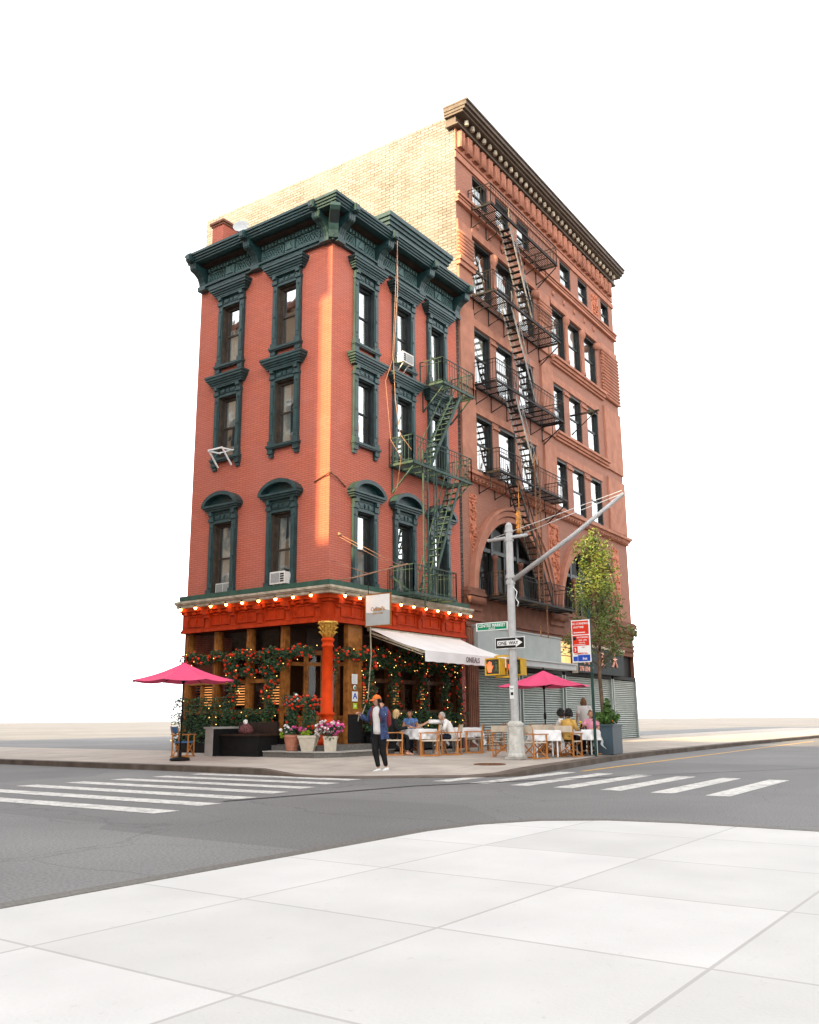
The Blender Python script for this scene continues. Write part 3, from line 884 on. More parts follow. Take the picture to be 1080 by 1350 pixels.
shopfront(FR, 1.62, RW, [1.72, 3.30, 4.90, 6.3, 7.3], mat('shade_darkened_wood', (0.085, 0.034, 0.014), .5, .4, 6))  # right-hand wood colour darkened for the shade under the awning
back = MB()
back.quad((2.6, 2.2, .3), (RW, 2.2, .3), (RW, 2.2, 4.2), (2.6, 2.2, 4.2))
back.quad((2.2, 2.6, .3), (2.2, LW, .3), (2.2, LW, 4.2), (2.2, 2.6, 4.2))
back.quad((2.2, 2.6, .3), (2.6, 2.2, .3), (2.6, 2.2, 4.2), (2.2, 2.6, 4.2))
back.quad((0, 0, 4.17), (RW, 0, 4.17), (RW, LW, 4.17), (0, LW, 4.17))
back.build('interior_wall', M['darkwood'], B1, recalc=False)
ent = MB()                                                           # corner entrance
A, Bp = Vector((.30, 1.9, 0)), Vector((1.72, .30, 0))
C1_, C2_ = Vector((1.0, 1.75, 0)), Vector((1.70, 1.02, 0))
pts = [A, C1_, C2_, Bp]
for i in range(3):
    p, q = pts[i], pts[i + 1]
    n_ = max(1, round((q - p).length / .55))
    for k in range(n_ + 1):
        e = p + (q - p) * k / n_
        ent.bar(e + Vector((0, 0, .5)), e + Vector((0, 0, 3.4)), .13 if k in (0, n_) else .08, .13 if k in (0, n_) else .08, up=(q - p))
    for z, h in ((.56, .16), (1.0, .08), (1.32, .12), (3.0, .12), (3.36, .14)):
        ent.bar(p + Vector((0, 0, z)), q + Vector((0, 0, z)), .07, h)
    for k in range(n_):
        a = p + (q - p) * (k + .14) / n_; b = p + (q - p) * (k + .86) / n_
        ent.bar(a + Vector((0, 0, 1.16)), b + Vector((0, 0, 1.16)), .03, .24); ent.bar(a + Vector((0, 0, .79)), b + Vector((0, 0, .79)), .03, .34)
eo = ent.build('door', M['wood'], B1)
eg = MB()
for i in range(3):
    p, q = pts[i], pts[i + 1]
    eg.quad(tuple(p + Vector((0, 0, 1.3))), tuple(q + Vector((0, 0, 1.3))), tuple(q + Vector((0, 0, 3.4))), tuple(p + Vector((0, 0, 3.4))))
eg.build('pane', M['glass2'], eo, recalc=False)
ep = MB()
for i in range(3):
    p, q = pts[i], pts[i + 1]
    ep.cut(); ep.quad(tuple(p + Vector((0, 0, 3.4))), tuple(q + Vector((0, 0, 3.4))), tuple(q + Vector((0, 0, 4.17))), tuple(p + Vector((0, 0, 4.17))))
    ep.cut(); ep.quad(tuple(p * 1.02 + Vector((0, 0, .5))), tuple(q * 1.02 + Vector((0, 0, .5))), tuple(q * 1.02 + Vector((0, 0, 1.3))), tuple(p * 1.02 + Vector((0, 0, 1.3))))
ep.build('transom', M['darkwood'], B1, recalc=False)
pier = MB(FR)                                                        # notice post right of the entrance
pier.box(.92, 1.60, -.12, .06, .52, 4.16); pier.box(.90, 1.62, .06, .10, 1.42, 1.60); pier.box(.90, 1.62, .06, .09, 2.9, 3.05)
pier.build('door_post', M['wood'], B1)
pn = MB(FR); pn.box(.93, 1.59, .06, .09, .55, 1.40); pn.build('panel', M['black'], B1)
rp = MB(FR)
rp.box(7.36, 7.62, -.02, .14, .22, 4.16); rp.box(7.34, 7.65, -.01, .17, .22, .9); rp.box(7.34, 7.65, -.01, .17, 3.9, 4.14)
rp.build('pilaster', mat('worn_dark_red_paint', (0.26, 0.03, 0.018), 0.5, 0.4, 5, stain=.5), B1)
st = MB()
st.slab([(-1.35, 1.25), (-1.35, -.72), (-.78, -1.28), (1.66, -1.28), (1.66, 1.9), (.3, 1.9), (.3, 1.25)], .12, .362)
st.slab([(-.85, 1.9), (-.85, -.42), (-.42, -.85), (1.66, -.85), (1.66, 1.9)], .30, .53)
st.build('step', M['granite'], B1)
sp_ = MB()
sp_.slab([(-1.38, 1.25), (-1.38, -.735), (-.792, -1.31), (1.68, -1.31), (1.68, -.83), (-.41, -.83), (-.83, -.41), (-.83, 1.25)], .355, .385)
sp_.build('nosing', M['concrete'], B1)

def notice(name, label, cat, u, z, w, h, m, o=.105):
    n_ = MB(FR); n_.box(u, u + w, .062, o, z, z + h)
    return tag(n_.build(name, m), label, cat)
NT = thing('notice', 'white framed menu sheet, topmost notice on the wood post by the restaurant door', 'notice', (1.05, -.10, 2.33))
b = MB(); b.box(0, .27, -.015, .0, 0, .30); b.build('sheet', M['signwhite'], NT)
b = MB()
for k in range(8): b.box(.04, .23 - .03 * (k % 3), -.020, -.014, .03 + .032 * k, .036 + .032 * k)
b.build('print', M['grey'], NT)
NG = thing('grade_sign', 'white card with a large blue letter A on the post by the restaurant door', 'sign', (1.07, -.10, 1.80))
b = MB(); b.box(0, .27, -.015, .0, 0, .30); b.build('card', M['signwhite'], NG)
tx = text('lettering', 'A', .25, (.135, -.017, .085), (1, 0, 0), M['signblue'], NG, 1.2)
NL = thing('sticker', 'small lime green square sticker below the letter A card', 'sticker', (1.12, -.10, 1.58))
b = MB(); b.box(0, .19, -.012, 0, 0, .17); b.build('sheet', M['signlime'], NL)
b = MB(); b.box(.06, .13, -.016, -.011, .05, .11); b.build('print', M['signwhite'], NL)
NR = thing('round_sticker', 'round white sticker with a green centre between menu sheet and letter A card', 'sticker', (1.20, -.10, 2.22))
b = MB(); b.tube([(0, 0, 0), (0, -.012, 0)], .075, 14); b.build('disc', M['signwhite'], NR)
b = MB(); b.tube([(0, -.010, 0), (0, -.016, 0)], .04, 12); b.build('print', M['signgreen'], NR)

# ================================================================== BUILDINGS ACROSS THE STREETS (out of the picture; they shade this corner)
def block(name, label, x0, x1, y0, y1, h, m):
    r = thing(name, label, 'building', ((x0 + x1) / 2, (y0 + y1) / 2, 0))
    w = MB(); hx, hy = (x1 - x0) / 2, (y1 - y0) / 2
    w.box(-hx, hx, -hy, hy, 0, h); w.build('wall', m, r)
    c = MB(); c.box(-hx - .4, hx + .4, -hy - .4, hy + .4, h, h + .7); c.build('cornice', M['darkstone'], r)
    g = MB(); f = MB()
    for fl in range(int(h / 3.6)):
        z = 1.2 + fl * 3.6
        n = int(2 * hy / 2.4)
        for k in range(n):
            y = -hy + (k + .5) * 2 * hy / n
            g.quad((hx + .02, y - .5, z), (hx + .02, y + .5, z), (hx + .02, y + .5, z + 1.9), (hx + .02, y - .5, z + 1.9))
            f.box(hx, hx + .08, y - .62, y + .62, z - .16, z - .01); f.box(hx, hx + .1, y - .62, y + .62, z + 1.91, z + 2.1)
    tag(g.build('windows', M['shopsign'], r, recalc=False), kind='stuff'); tag(f.build('sills', M['concrete'], r), kind='stuff')
block('apartment_building', 'tan brick apartment building on the opposite side of the left street', -34, -19.0, 0.88, 44, 27.4, brick('tan_brick', (.36, .24, .15), (.30, .19, .12), (.25, .2, .15)))
block('shade_block', 'unseen pale brick block added at the far end of the right street for shade', -66, -52, -1.6, 24, 24.6, brick('pale_brick', (.42, .35, .27), (.36, .30, .23), (.3, .27, .23)))  # unseen block, put in to keep the low sun off the ground

block('tall_shade_block', 'unseen taller tan brick block added beside the pale one to shade the pole', -68, -52, -46, -1.62, 25.7, brick('buff_brick', (.36, .28, .2), (.3, .23, .16), (.25, .22, .19)))  # unseen block, height set to shade the pole but leave the treetop lit
block('warehouse_building', 'grey brick building on the opposite side of the right street', -4, 60, -42, -24, 13.0, brick('grey_brick', (.22, .20, .18), (.18, .16, .15), (.2, .19, .18)))

# ================================================================== BROWNSTONE BUILDING
PHI = radians(1.6)
B2 = thing('brownstone_building', 'tall brown brick and stone building with big arches and square deep windows', 'building', (7.7, 0, 0), PHI)
U1 = 17.9
W2L = [(1.32, 2.82), (3.36, 4.90), (5.46, 6.96)]
W2R = [(8.99, 10.35), (11.0, 12.5), (13.26, 14.74)]
W5 = [(1.6, 2.95), (3.7, 5.0), (5.8, 7.1), (10.62, 11.95), (12.94, 14.2), (16.12, 17.3)]
W4 = [(1.42, 3.2), (3.52, 5.3), (5.62, 7.4), (9.2, 10.9), (11.2, 12.9), (13.3, 15.0)]
w2 = MB(FR)
holes = [(a, b, 22.95, 24.45) for a, b in W5] + [(a, b, 18.80, 21.38) for a, b in W4] + [(a, b, 14.78, 17.22) for a, b in W2L + W2R] + [(a, b, 11.02, 13.40) for a, b in W2L + W2R]
wall(w2, .17, U1, 10.35, 24.9, holes, .28)
AR = [(4.38, 3.16), (12.30, 3.10)]      # arch centres and radii
SP = 6.15
cuts = sorted({.17, U1, *[c + r * cos(pi * k / 24) for c, r in AR for k in range(25)]})
for i in range(len(cuts) - 1):
    a, b = cuts[i], cuts[i + 1]
    def bot(u):
        for c, r in AR:
            if abs(u - c) <= r + 1e-6: return SP + sqrt(max(0, r * r - (u - c) ** 2))
        return 5.85
    m_ = (a + b) / 2
    ins = any(abs(m_ - c) < r for c, r in AR)
    za, zb = (bot(a), bot(b)) if ins else (5.85, 5.85)
    w2.quad((a, 0, za), (b, 0, zb), (b, 0, 10.35), (a, 0, 10.35))
    if ins: w2.quad((a, 0, za), (b, 0, zb), (b, -.55, zb), (a, -.55, za))
w2.build('wall', M['brownstone'], B2, recalc=False)
side = MB(FR)
side.quad((.17, 0, 5.0), (.17, -15, 5.0), (.17, -15, 26.6), (.17, 0, 26.6))
side.build('side_wall', M['whitebrick'], B2, recalc=False)
bk = MB(FR)
bk.quad((U1, 0, 0), (U1, -15, 0), (U1, -15, 26.6), (U1, 0, 26.6)); bk.quad((.17, -15, 0), (U1, -15, 0), (U1, -15, 26.6), (.17, -15, 26.6))
bk.quad((.17, 0.3, 26.3), (U1, .3, 26.3), (U1, -15, 26.3), (.17, -15, 26.3))
bk.build('rear_wall', M['darkstone'], B2, recalc=False)
im = MB(FR)
for z0, z1 in ((10.6, 14.3), (14.4, 18.2), (18.3, 22.3), (22.4, 26)):
    im.quad((.3, -1.8, z0), (U1 - .1, -1.8, z0), (U1 - .1, -1.8, z1), (.3, -1.8, z1))
    im.quad((.3, -.3, z1), (U1 - .1, -.3, z1), (U1 - .1, -1.8, z1), (.3, -1.8, z1))
im.quad((.3, -2.2, 5.0), (U1 - .1, -2.2, 5.0), (U1 - .1, -2.2, 10.2), (.3, -2.2, 10.2))
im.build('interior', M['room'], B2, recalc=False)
# piers, bands, corbels, cornice
tr = MB(FR)
for i, (a, b) in enumerate(((.15, 1.28), (7.72, 8.97), (15.55, U1))):
    tr.cut()
    for z0, z1 in ((10.95, 13.9), (14.35, 17.9), (18.45, 21.6)):
        tr.box(a, b, .002, .10, z0, z1)
    for k in range(7 if i < 2 else 15):          # rounded rustication courses
        z = 19.98 + k * .17 if i < 2 else 18.5 + k * .19
        tr.tube([(a - .04, .12, z), (b + (.04 if i < 2 else 0), .12, z)], .075, 8)
    if i == 0:
        tr.box(.08, 1.36, .0, .20, 19.50, 19.70); tr.box(.04, 1.40, .0, .26, 19.70, 19.86)
tr.build('pier', M['brownplain'], B2)
bd = MB(FR)
for z0, z1, o in ((22.42, 22.50, .16), (22.50, 22.63, .11), (22.53, 22.60, .13), (22.63, 22.70, .16), (22.70, 22.74, .11), (22.74, 22.86, .22)): bd.box(.12, U1, -.01, o, z0, z1)
for a, b in ((8.97, 15.55),):
    bd.cut()
    for z0, z1, o in ((18.16, 18.26, .12), (18.28, 18.44, .20), (18.44, 18.56, .30)): bd.box(a, b, -.01, o, z0, z1)
    bd.cut()
    for z0, z1, o in ((14.30, 14.40, .12), (14.42, 14.56, .20), (14.56, 14.68, .30)): bd.box(a, b, -.01, o, z0, z1)
for a, b in ((.12, U1),):
    bd.cut()
    for z0, z1, o in ((10.42, 10.52, .14), (10.54, 10.64, .24), (10.64, 10.78, .36)): bd.box(a, b, -.01, o, z0, z1)
n = 60
for k in range(n):
    u = .3 + k * (U1 - .5) / n
    bd.box(u, u + .15, .13, .24, 10.45, 10.535)
bd.cut()
bd.box(.12, U1, -.01, .08, 24.5, 24.78)
for ws in (W2L, W2R):                         # lintels
    for z in (17.24, 13.42):
        bd.cut(); bd.box(ws[0][0] - .1, ws[2][1] + .1, -.01, .05, z, z + .34)
for i in (0, 3):
    bd.cut(); bd.box(W4[i][0] - .05, W4[i + 2][1] + .05, -.01, .07, 21.40, 21.75)
bd.build('string_course', M['brownplain'], B2)
kb_ = MB(FR)
for i in (0, 1, 3, 4):                        # little columns with ball capitals between the fourth floor windows
    u = (W4[i][1] + W4[i + 1][0]) / 2
    kb_.cut()
    kb_.lathe([(.15, 18.8), (.15, 18.95), (.12, 19.0), (.11, 20.85), (.15, 20.9), (.20, 21.0), (.23, 21.15), (.20, 21.3), (.15, 21.38)], (u, -.02, 0), 12)
for u in (7.42, 15.02): kb_.cut(); kb_.lathe([(.001, 20.93), (.2, 21.0), (.23, 21.15), (.20, 21.3), (.001, 21.38)], (u, .05, 0), 12)
for ws in (W2L, W2R):                         # flat capitals on the mullions below
    for z in (17.22, 13.40):
        for i in range(2):
            kb_.cut(); kb_.box(ws[i][1], ws[i + 1][0], .002, .08, z - .28, z - .16)
for u in (1.97, 3.07, 4.17, 5.27, 6.4, 9.6, 10.9, 12.2, 13.5, 14.8): kb_.cut(); kb_.tube([(u, .0, 22.1), (u, .06, 22.1), (u, .09, 22.1)], [.16, .12, .02], 10)
kb_.build('corbel', M['brownplain'], B2)
fr_ = MB(FR)                                  # reeded brick frieze
fr_.box(.15, U1, .0, .05, 24.9, 25.95)
u = .3
while u < U1 - .3:
    fr_.box(u, u + .40, .05, .20, 25.06, 25.84)
    for q in range(3): fr_.tube([(u + .07 + q * .13, .20, 25.06), (u + .07 + q * .13, .20, 25.84)], .06, 6)
    u += .62
fr_.build('frieze', M['brownplain'], B2)
co2 = MB(FR)
for z0, z1, o in ((25.92, 25.99, .30), (25.99, 26.32, .20), (26.32, 26.42, .62), (26.42, 26.55, .74), (26.55, 26.72, .84), (26.72, 26.80, .90)):
    co2.box(.02 - o * .3, U1 + .1, -.3, o, z0, z1)
co2.build('cornice', mat('dark_brown_metal', (0.10, 0.075, 0.055), .5, .2, 3), B2)
dn = MB(FR)
for k in range(34): dn.cut(); dn.lathe([(.001, 26.05), (.085, 26.07), (.105, 26.18), (.085, 26.29), (.001, 26.31)], (.5 + k * .51, .42, 0), 8)
dn.build('dentil', M['soffit'], B2)
pn_ = MB(FR)                                  # terracotta relief panels
def relief(u0, u1, z0, z1, n, seed, mb):
    if seed != 6: mb.cut()
    mb.box(u0 - .06, u1 + .06, .0, .022, z0 - .06, z1 + .02)
    rr = random.Random(seed)
    for k in range(n):
        u, z = rr.uniform(u0, u1), rr.uniform(z0, z1)
        a = rr.uniform(0, pi)
        r = rr.uniform(.05, .12)
        mb.tube([(u - r * cos(a), .02, z - r * sin(a)), (u, .07, z), (u + r * cos(a), .02, z + r * sin(a))], [.02, .05, .02], 5)
relief(14.75, 15.6, 23.1, 24.3, 40, 3, pn_)
relief(.75, 1.15, 8.0, 9.9, 46, 5, pn_); relief(.85, 1.05, 6.9, 8.0, 12, 6, pn_)
relief(7.9, 8.9, 7.2, 10.0, 90, 8, pn_); relief(15.7, 16.5, 7.2, 10.0, 40, 9, pn_)
pn_.build('relief_panel', mat('terracotta_relief', (.52, .19, .11), .8, .2, 6), B2)
# arches
ar = MB(FR)
for c, r in AR:
    ar.cut()
    for ra, rb, o in ((r + .005, r + .22, .06), (r + .26, r + .46, .14), (r + .50, r + .62, .22)):
        for k in range(28):
            a, b = pi * k / 28, pi * (k + 1) / 28
            ar.add([(c + q * cos(t), o_, SP + q * sin(t)) for o_ in (-.01, o) for q, t in ((ra, a), (rb, a), (rb, b), (ra, b))],
                   [(0, 1, 2, 3), (4, 5, 6, 7), (0, 1, 5, 4), (1, 2, 6, 5), (2, 3, 7, 6), (3, 0, 4, 7)])
ar.build('arch', M['brownplain'], B2)
cbm = MB(FR)
for a, b in ((.10, 1.42), (7.50, 9.12), (15.3, U1)):
    cbm.cut(); cbm.box(a, b, -.01, .22, 5.98, 6.14); cbm.box(a + .04, b - .04, -.01, .30, 5.84, 5.98)
    n = 12
    for k in range(n):
        rr = random.Random(k + int(a * 10))
        u = a + .1 + (b - a - .2) * k / (n - 1)
        cbm.tube([(u, .02, 5.50 + .1 * rr.random()), (u + .05, .20, 5.6), (u, .22, 5.72), (u, .05, 5.84)], [.05, .11, .12, .06], 6)
    cbm.box(a + .05, b - .05, -.01, .12, 5.3, 5.84)
cbm.build('impost', M['darkstone'], B2)
ld = MB(FR)
ld.box(1.42, 7.5, -.5, .10, 5.82, 5.97); ld.cut(); ld.box(9.12, 15.3, -.5, .10, 5.82, 5.97)
ld.cut()
for z0, z1, o in ((5.0, 5.82, .02), (4.90, 5.0, .10), (4.72, 4.80, .07), (4.64, 4.70, .12), (4.4, 4.9, .03)): ld.box(.17, U1, -.3, o, z0, z1)
ld.build('entablature', M['darkstone'], B2)
# arch glazing
for c, r in AR:
    f = MB(FR)
    for k in range(24):
        a, b = pi * k / 24, pi * (k + 1) / 24
        f.bar((c + (r - .06) * cos(a), -.50, SP + (r - .06) * sin(a)), (c + (r - .06) * cos(b), -.50, SP + (r - .06) * sin(b)), .12, .12, up=(0, 1, 0))
    for u in (c - 1.15, c + 1.15): f.box(u - .09, u + .09, -.56, -.40, 5.97, SP + sqrt(r * r - 1.3225))
    f.box(c - r, c + r, -.55, -.42, 7.9, 8.06)
    f.box(c - .05, c + .05, -.54, -.45, 5.97, 9.2)
    ao = f.build('arch_window', M['sash2'], B2)
    p = MB(FR)
    p.add([(c + r * cos(pi * k / 24), -.52, SP + r * sin(pi * k / 24)) for k in range(25)] + [(c - r, -.52, 5.9), (c + r, -.52, 5.9)], [tuple(range(27))])
    p.build('pane', M['glass4'], ao, recalc=False)
    for u0, u1 in ((c - 2.9, c - 2.1), (c + .75, c + 1.25), (c + 2.0, c + 2.9)):
        q = curtain(FR, u0, u1, 6.0, 7.9, -.75, ao, M['bluechair'] if False else mat('teal_curtain', (.13, .2, .21), .9), 3)
    col_ = MB(FR)
    for u in (c - 1.15, c + 1.15):
        col_.cut(); col_.lathe([(.14, 6.0), (.14, 6.2), (.09, 6.25), (.09, 7.6), (.14, 7.65), (.14, 7.8)], (u, -.30, 0), 10)
    col_.build('colonnette', M['darkstone'], ao)
def sash_window(a, b, z0, z1, o, var):
    f = MB(FR)
    zm = (z0 + z1) / 2
    f.box(a + .001, a + .09, o - .10, o + .06, z0, z1); f.box(b - .07, b - .001, o - .10, o + .13, z0, z1)
    f.box(a + .09, b - .07, o - .10, o + .13, z1 - .12, z1 - .001); f.box(a + .09, b - .09, o - .06, o + .08, z0 + .001, z0 + .09)  # deep black head lining stands in for the shaded lintel soffit
    f.box(a + .09, b - .09, o - .04, o + .04, zm - .04, zm + .04)
    f.box(a + .09, a + .13, o - .03, o + .03, z0 + .09, z1 - .12); f.box(b - .13, b - .09, o - .03, o + .03, z0 + .09, z1 - .12)
    fo = f.build('window', M['sash2'], B2)
    p = MB(FR)
    p.quad((a + .1, o, z0 + .05), (b - .1, o, z0 + .05), (b - .1, o, zm), (a + .1, o, zm)); p.quad((a + .1, o - .03, zm), (b - .1, o - .03, zm), (b - .1, o - .03, z1 - .1), (a + .1, o - .03, z1 - .1))
    p.build('pane', M['glass3'], fo, recalc=False)
    if var == 3: curtain(FR, a + .12, b - .12, z0 + (z1 - z0) * .35, z1 - .1, o - .08, fo, M['room'], 1)
    if var == 0: curtain(FR, a + .12, b - .12, zm - .0, z1 - .1, o - .14, fo, M['curtain'], 2)
    elif var == 1: curtain(FR, a + .12, (a + b) / 2, z0 + .1, z1 - .1, o - .14, fo, M['curtain'], 4)
    elif var == 2: curtain(FR, a + .12, b - .12, z0 + .8, z1 - .1, o - .14, fo, M['curtain'], 1)
rr = random.Random(4)
for a, b in W5: sash_window(a, b, 22.95, 24.45, -.16, rr.choice((0, 1, 2, 3)))
for a, b in W4: sash_window(a, b, 18.80, 21.38, -.20, rr.choice((1, 3, 0)))
for a, b in W2L + W2R:
    sash_window(a, b, 14.78, 17.22, -.16, rr.choice((0, 1, 2, 2))); sash_window(a, b, 11.02, 13.40, -.16, rr.choice((0, 1, 2, 2)))

# ground floor: grey hoarding, valance, shutters, signs
gp = MB(FR)
gp.box(.55, 7.95, .05, .34, 3.52, 4.66); gp.box(.50, 8.0, .05, .38, 4.66, 4.72); gp.box(4.2, 4.22, .34, .343, 3.54, 4.64)
gp.build('sign_panel', M['grey'], B2)
vl = MB(FR)
vl.prism([(.6, 3.28), (8.2, 3.28), (8.2, 3.52), (.6, 3.52)], .34, .92); vl.box(.58, 8.22, .02, .97, 3.50, 3.56)
vl.build('awning_cover', M['palegrey'], B2)
dk = MB(FR); dk.box(.2, U1, -.35, -.20, 0.1, 4.4); dk.build('dark_recess', M['black'], B2)
for a, b in ((.98, 4.36), (4.74, 8.56), (8.96, 14.4), (14.75, U1 - .1)):
    s_ = MB(FR)
    n = 30
    vs = []
    for k in range(n * 4 + 1):
        z = .24 + (3.12 - .24) * k / (n * 4)
        ph = (k % 4)
        vs.append((-.06 + (0, .05, .062, .05)[ph], z))
    for k in range(len(vs) - 1):
        s_.add([(a, vs[k][0], vs[k][1]), (b, vs[k][0], vs[k][1]), (b, vs[k + 1][0], vs[k + 1][1]), (a, vs[k + 1][0], vs[k + 1][1])], [(0, 1, 2, 3)])
    so = s_.build('shutter', M['shutter'], B2, recalc=False)
    g_ = MB(FR); g_.box(a - .09, a - .005, -.12, .06, .22, 3.14); g_.cut(); g_.box(b + .005, b + .09, -.12, .06, .22, 3.14); g_.build('guide_rail', M['shutter'], so)
    h_ = MB(FR); h_.box(a - .05, b + .05, -.2, .05, 3.14, 3.30); h_.build('shutter_box', M['black'], so)
pp_ = MB(FR); pp_.box(.10, .86, -.1, .16, .2, 4.6)
for k in range(5): pp_.box(.16 + k * .14, .22 + k * .14, .16, .19, .3, 4.5)
pp_.build('pilaster', M['darkstone'], B2)
bw = MB(FR); bw.box(8.50, 9.62, -.15, .04, 3.62, 4.78); bw.build('upper_window', M['sash'], B2)
bw = MB(FR)
for i in range(2):
    for j in range(3):
        bw.box(8.54 + i * .54, 9.04 + i * .54, .04, .055, 3.66 + j * .37, 3.99 + j * .37)
bw.build('lit_pane', M['lampwin'], B2)
SG = thing('shop_sign', 'dark slate shop sign with copper characters and address above the right hand shutters', 'sign', (7.7, 0, 0), PHI)
b = MB(FR); b.box(9.75, 15.6, .06, .30, 3.30, 4.50); b.build('board', M['shopsign'], SG)
b = MB(FR); b.box(9.70, 15.7, .06, .36, 4.50, 4.62); b.box(9.70, 9.75, .06, .32, 3.26, 4.5); b.build('frame', M['soffit'], SG)
b = MB(FR)
for u, k in ((10.75, 0), (12.7, 1), (14.3, 0)):
    if k == 0:
        b.bar((u - .28, .32, 4.08), (u + .28, .32, 4.10), .05, .085, up=(0, 1, 0)); b.bar((u, .32, 4.38), (u - .03, .32, 4.02), .05, .085, up=(0, 1, 0))
        b.bar((u - .02, .322, 4.06), (u - .26, .322, 3.70), .05, .085, up=(0, 1, 0)); b.bar((u + .02, .324, 4.06), (u + .30, .324, 3.70), .05, .085, up=(0, 1, 0))
    else:
        b.bar((u - .2, .32, 4.3), (u + .2, .32, 4.3), .05, .07, up=(0, 1, 0)); b.bar((u + .16, .322, 4.3), (u - .2, .322, 4.0), .05, .07, up=(0, 1, 0))
        b.bar((u, .324, 4.12), (u, .324, 3.74), .05, .07, up=(0, 1, 0)); b.bar((u - .26, .326, 3.74), (u + .26, .326, 3.74), .05, .07, up=(0, 1, 0))
b.build('character', M['copper'], SG)
text('lettering', '276 LENNY', .30, (10.0, -.305, 3.38), (1, 0, 0), M['copper'], SG, 1.05, .012, 'LEFT')

# ================================================================== FIRE ESCAPES
def deck(mb, fr, u0, u1, o0, o1, z, hole=None, fm=None):
    """slatted platform (slats along u) with an edge frame"""
    mb.fr = fr
    o = o0 + .05
    while o < o1 - .04:
        segs = [(u0, u1)]
        if hole and hole[2] < o < hole[3]: segs = [(u0, hole[0]), (hole[1], u1)]
        for a, b in segs:
            if b - a > .05: mb.box(a, b, o - .014, o + .014, z - .012, z + .012)
        o += .082
    u = u0
    while u <= u1 + .01:
        if not (hole and hole[0] < u < hole[1]): mb.box(u - .02, u + .02, o0, o1, z - .055, z - .013)
        u += .62
    mb.box(u0, u1, o1 - .03, o1 + .03, z - .05, z + .035); mb.box(u0, u1, o0, o0 + .05, z - .05, z + .035)
    mb.box(u0 - .03, u0 + .03, o0, o1 + .03, z - .05, z + .035); mb.box(u1 - .03, u1 + .03, o0, o1 + .03, z - .05, z + .035)
def rails(mb, fr, u0, u1, o1, z, h=.95, bs=.14, ends=(True, True), gap=None):
    mb.fr = fr
    runs = [((u0, o1), (u1, o1))]
    if ends[0]: runs.append(((u0, 0.02), (u0, o1)))
    if ends[1]: runs.append(((u1, 0.02), (u1, o1)))
    for p, q in runs:
        for zz, w in ((h, .03), (h - .16, .018), (.10, .018)):
            mb.bar((p[0], p[1], z + zz), (q[0], q[1], z + zz), w, w)
        L = hypot(q[0] - p[0], q[1] - p[1]); n = max(2, int(L / bs))
        for k in range(n + 1):
            t = k / n
            u, o = p[0] + (q[0] - p[0]) * t, p[1] + (q[1] - p[1]) * t
            w = .032 if k in (0, n) else .014
            mb.bar((u, o, z), (u, o, z + h), w, w)
def flight(fr, p, q, o0, o1, m, parent, name='stair', hand=True, hm=None):
    """p, q = (u, z) of the foot and head of the flight, treads between o0 and o1"""
    s = MB(fr)
    for o in (o0, o1):
        s.bar((p[0], o, p[1]), (q[0], o, q[1]), .03, .11)
    so = s.build(name, hm or m, parent)
    s = MB(fr)
    n = int(abs(q[1] - p[1]) / .235)
    for k in range(1, n):
        t = k / n
        u, z = p[0] + (q[0] - p[0]) * t, p[1] + (q[1] - p[1]) * t
        s.box(u - .09, u + .09, o0, o1, z - .012, z + .018)
    tag(s.build('treads', m, so))
    if hand:
        h = MB(fr)
        for o in (o0, o1):
            h.bar((p[0], o, p[1] + .75), (q[0], o, q[1] + .75), .03, .03)
            for t in (0.02, .35, .68, .98):
                u, z = p[0] + (q[0] - p[0]) * t, p[1] + (q[1] - p[1]) * t
                h.bar((u, o, z), (u, o, z + .75), .022, .022)
        h.build('handrail', hm or m, so)
    return so
F1 = thing('fire_escape', 'teal green fire escape with two steep flights on the red corner building', 'fire escape')
for u0, u1, z, hole in ((5.08, 7.25, 13.30, (5.9, 6.8, .4, .95)), (3.14, 6.95, 9.82, (5.4, 6.5, .4, .95)), (3.14, 5.75, 5.62, None)):
    d = MB(); deck(d, FR, u0, u1, 0, 1.0, z - (.30 if z < 6 else 0), hole); po = d.build('platform', M['fegreen'], F1)
    r = MB(); rails(r, FR, u0, u1, 1.0, z - (.30 if z < 6 else 0), .96, .16); r.build('railing', M['fegreen'], po)
    b = MB(FR)
    if z > 6:
        for u in (u0 + .15, u1 - .15):
            b.cut(); b.bar((u, .02, z - .95), (u, .95, z - .08), .045, .045); b.bar((u, .03, z - .95), (u, .03, z - .05), .04, .04)
    else:
        for u in (u0 + .05,):
            b.bar((u, .95, z - .36), (u, .05, z + .35), .05, .05)
    b.build('bracket', M['fegreen'], po)
flight(FR, (4.30, 9.85), (6.55, 13.30), .42, .92, M['fegreen'], F1)
flight(FR, (4.25, 5.35), (6.30, 9.80), .42, .92, M['fegreen'], F1)
l = MB(FR)
for o, u in ((.98, 3.80), (.98, 4.06)): l.bar((u, o, 5.2), (u, o, 10.4), .045, .045)
for k in range(17): l.box(3.80, 4.06, .97, .99, 5.5 + k * .29, 5.52 + k * .29)
l.build('drop_ladder', M['fegreen'], F1)
l = MB(FR)
for u in (4.45, 4.62): l.cut(); l.bar((u, .98, 5.2), (u, .98, 9.8), .03, .03)
l.cut(); l.bar((3.95, .9, 4.85), (3.95, .9, 5.3), .04, .04)
l.build('guide_rail', M['fegreen'], F1)

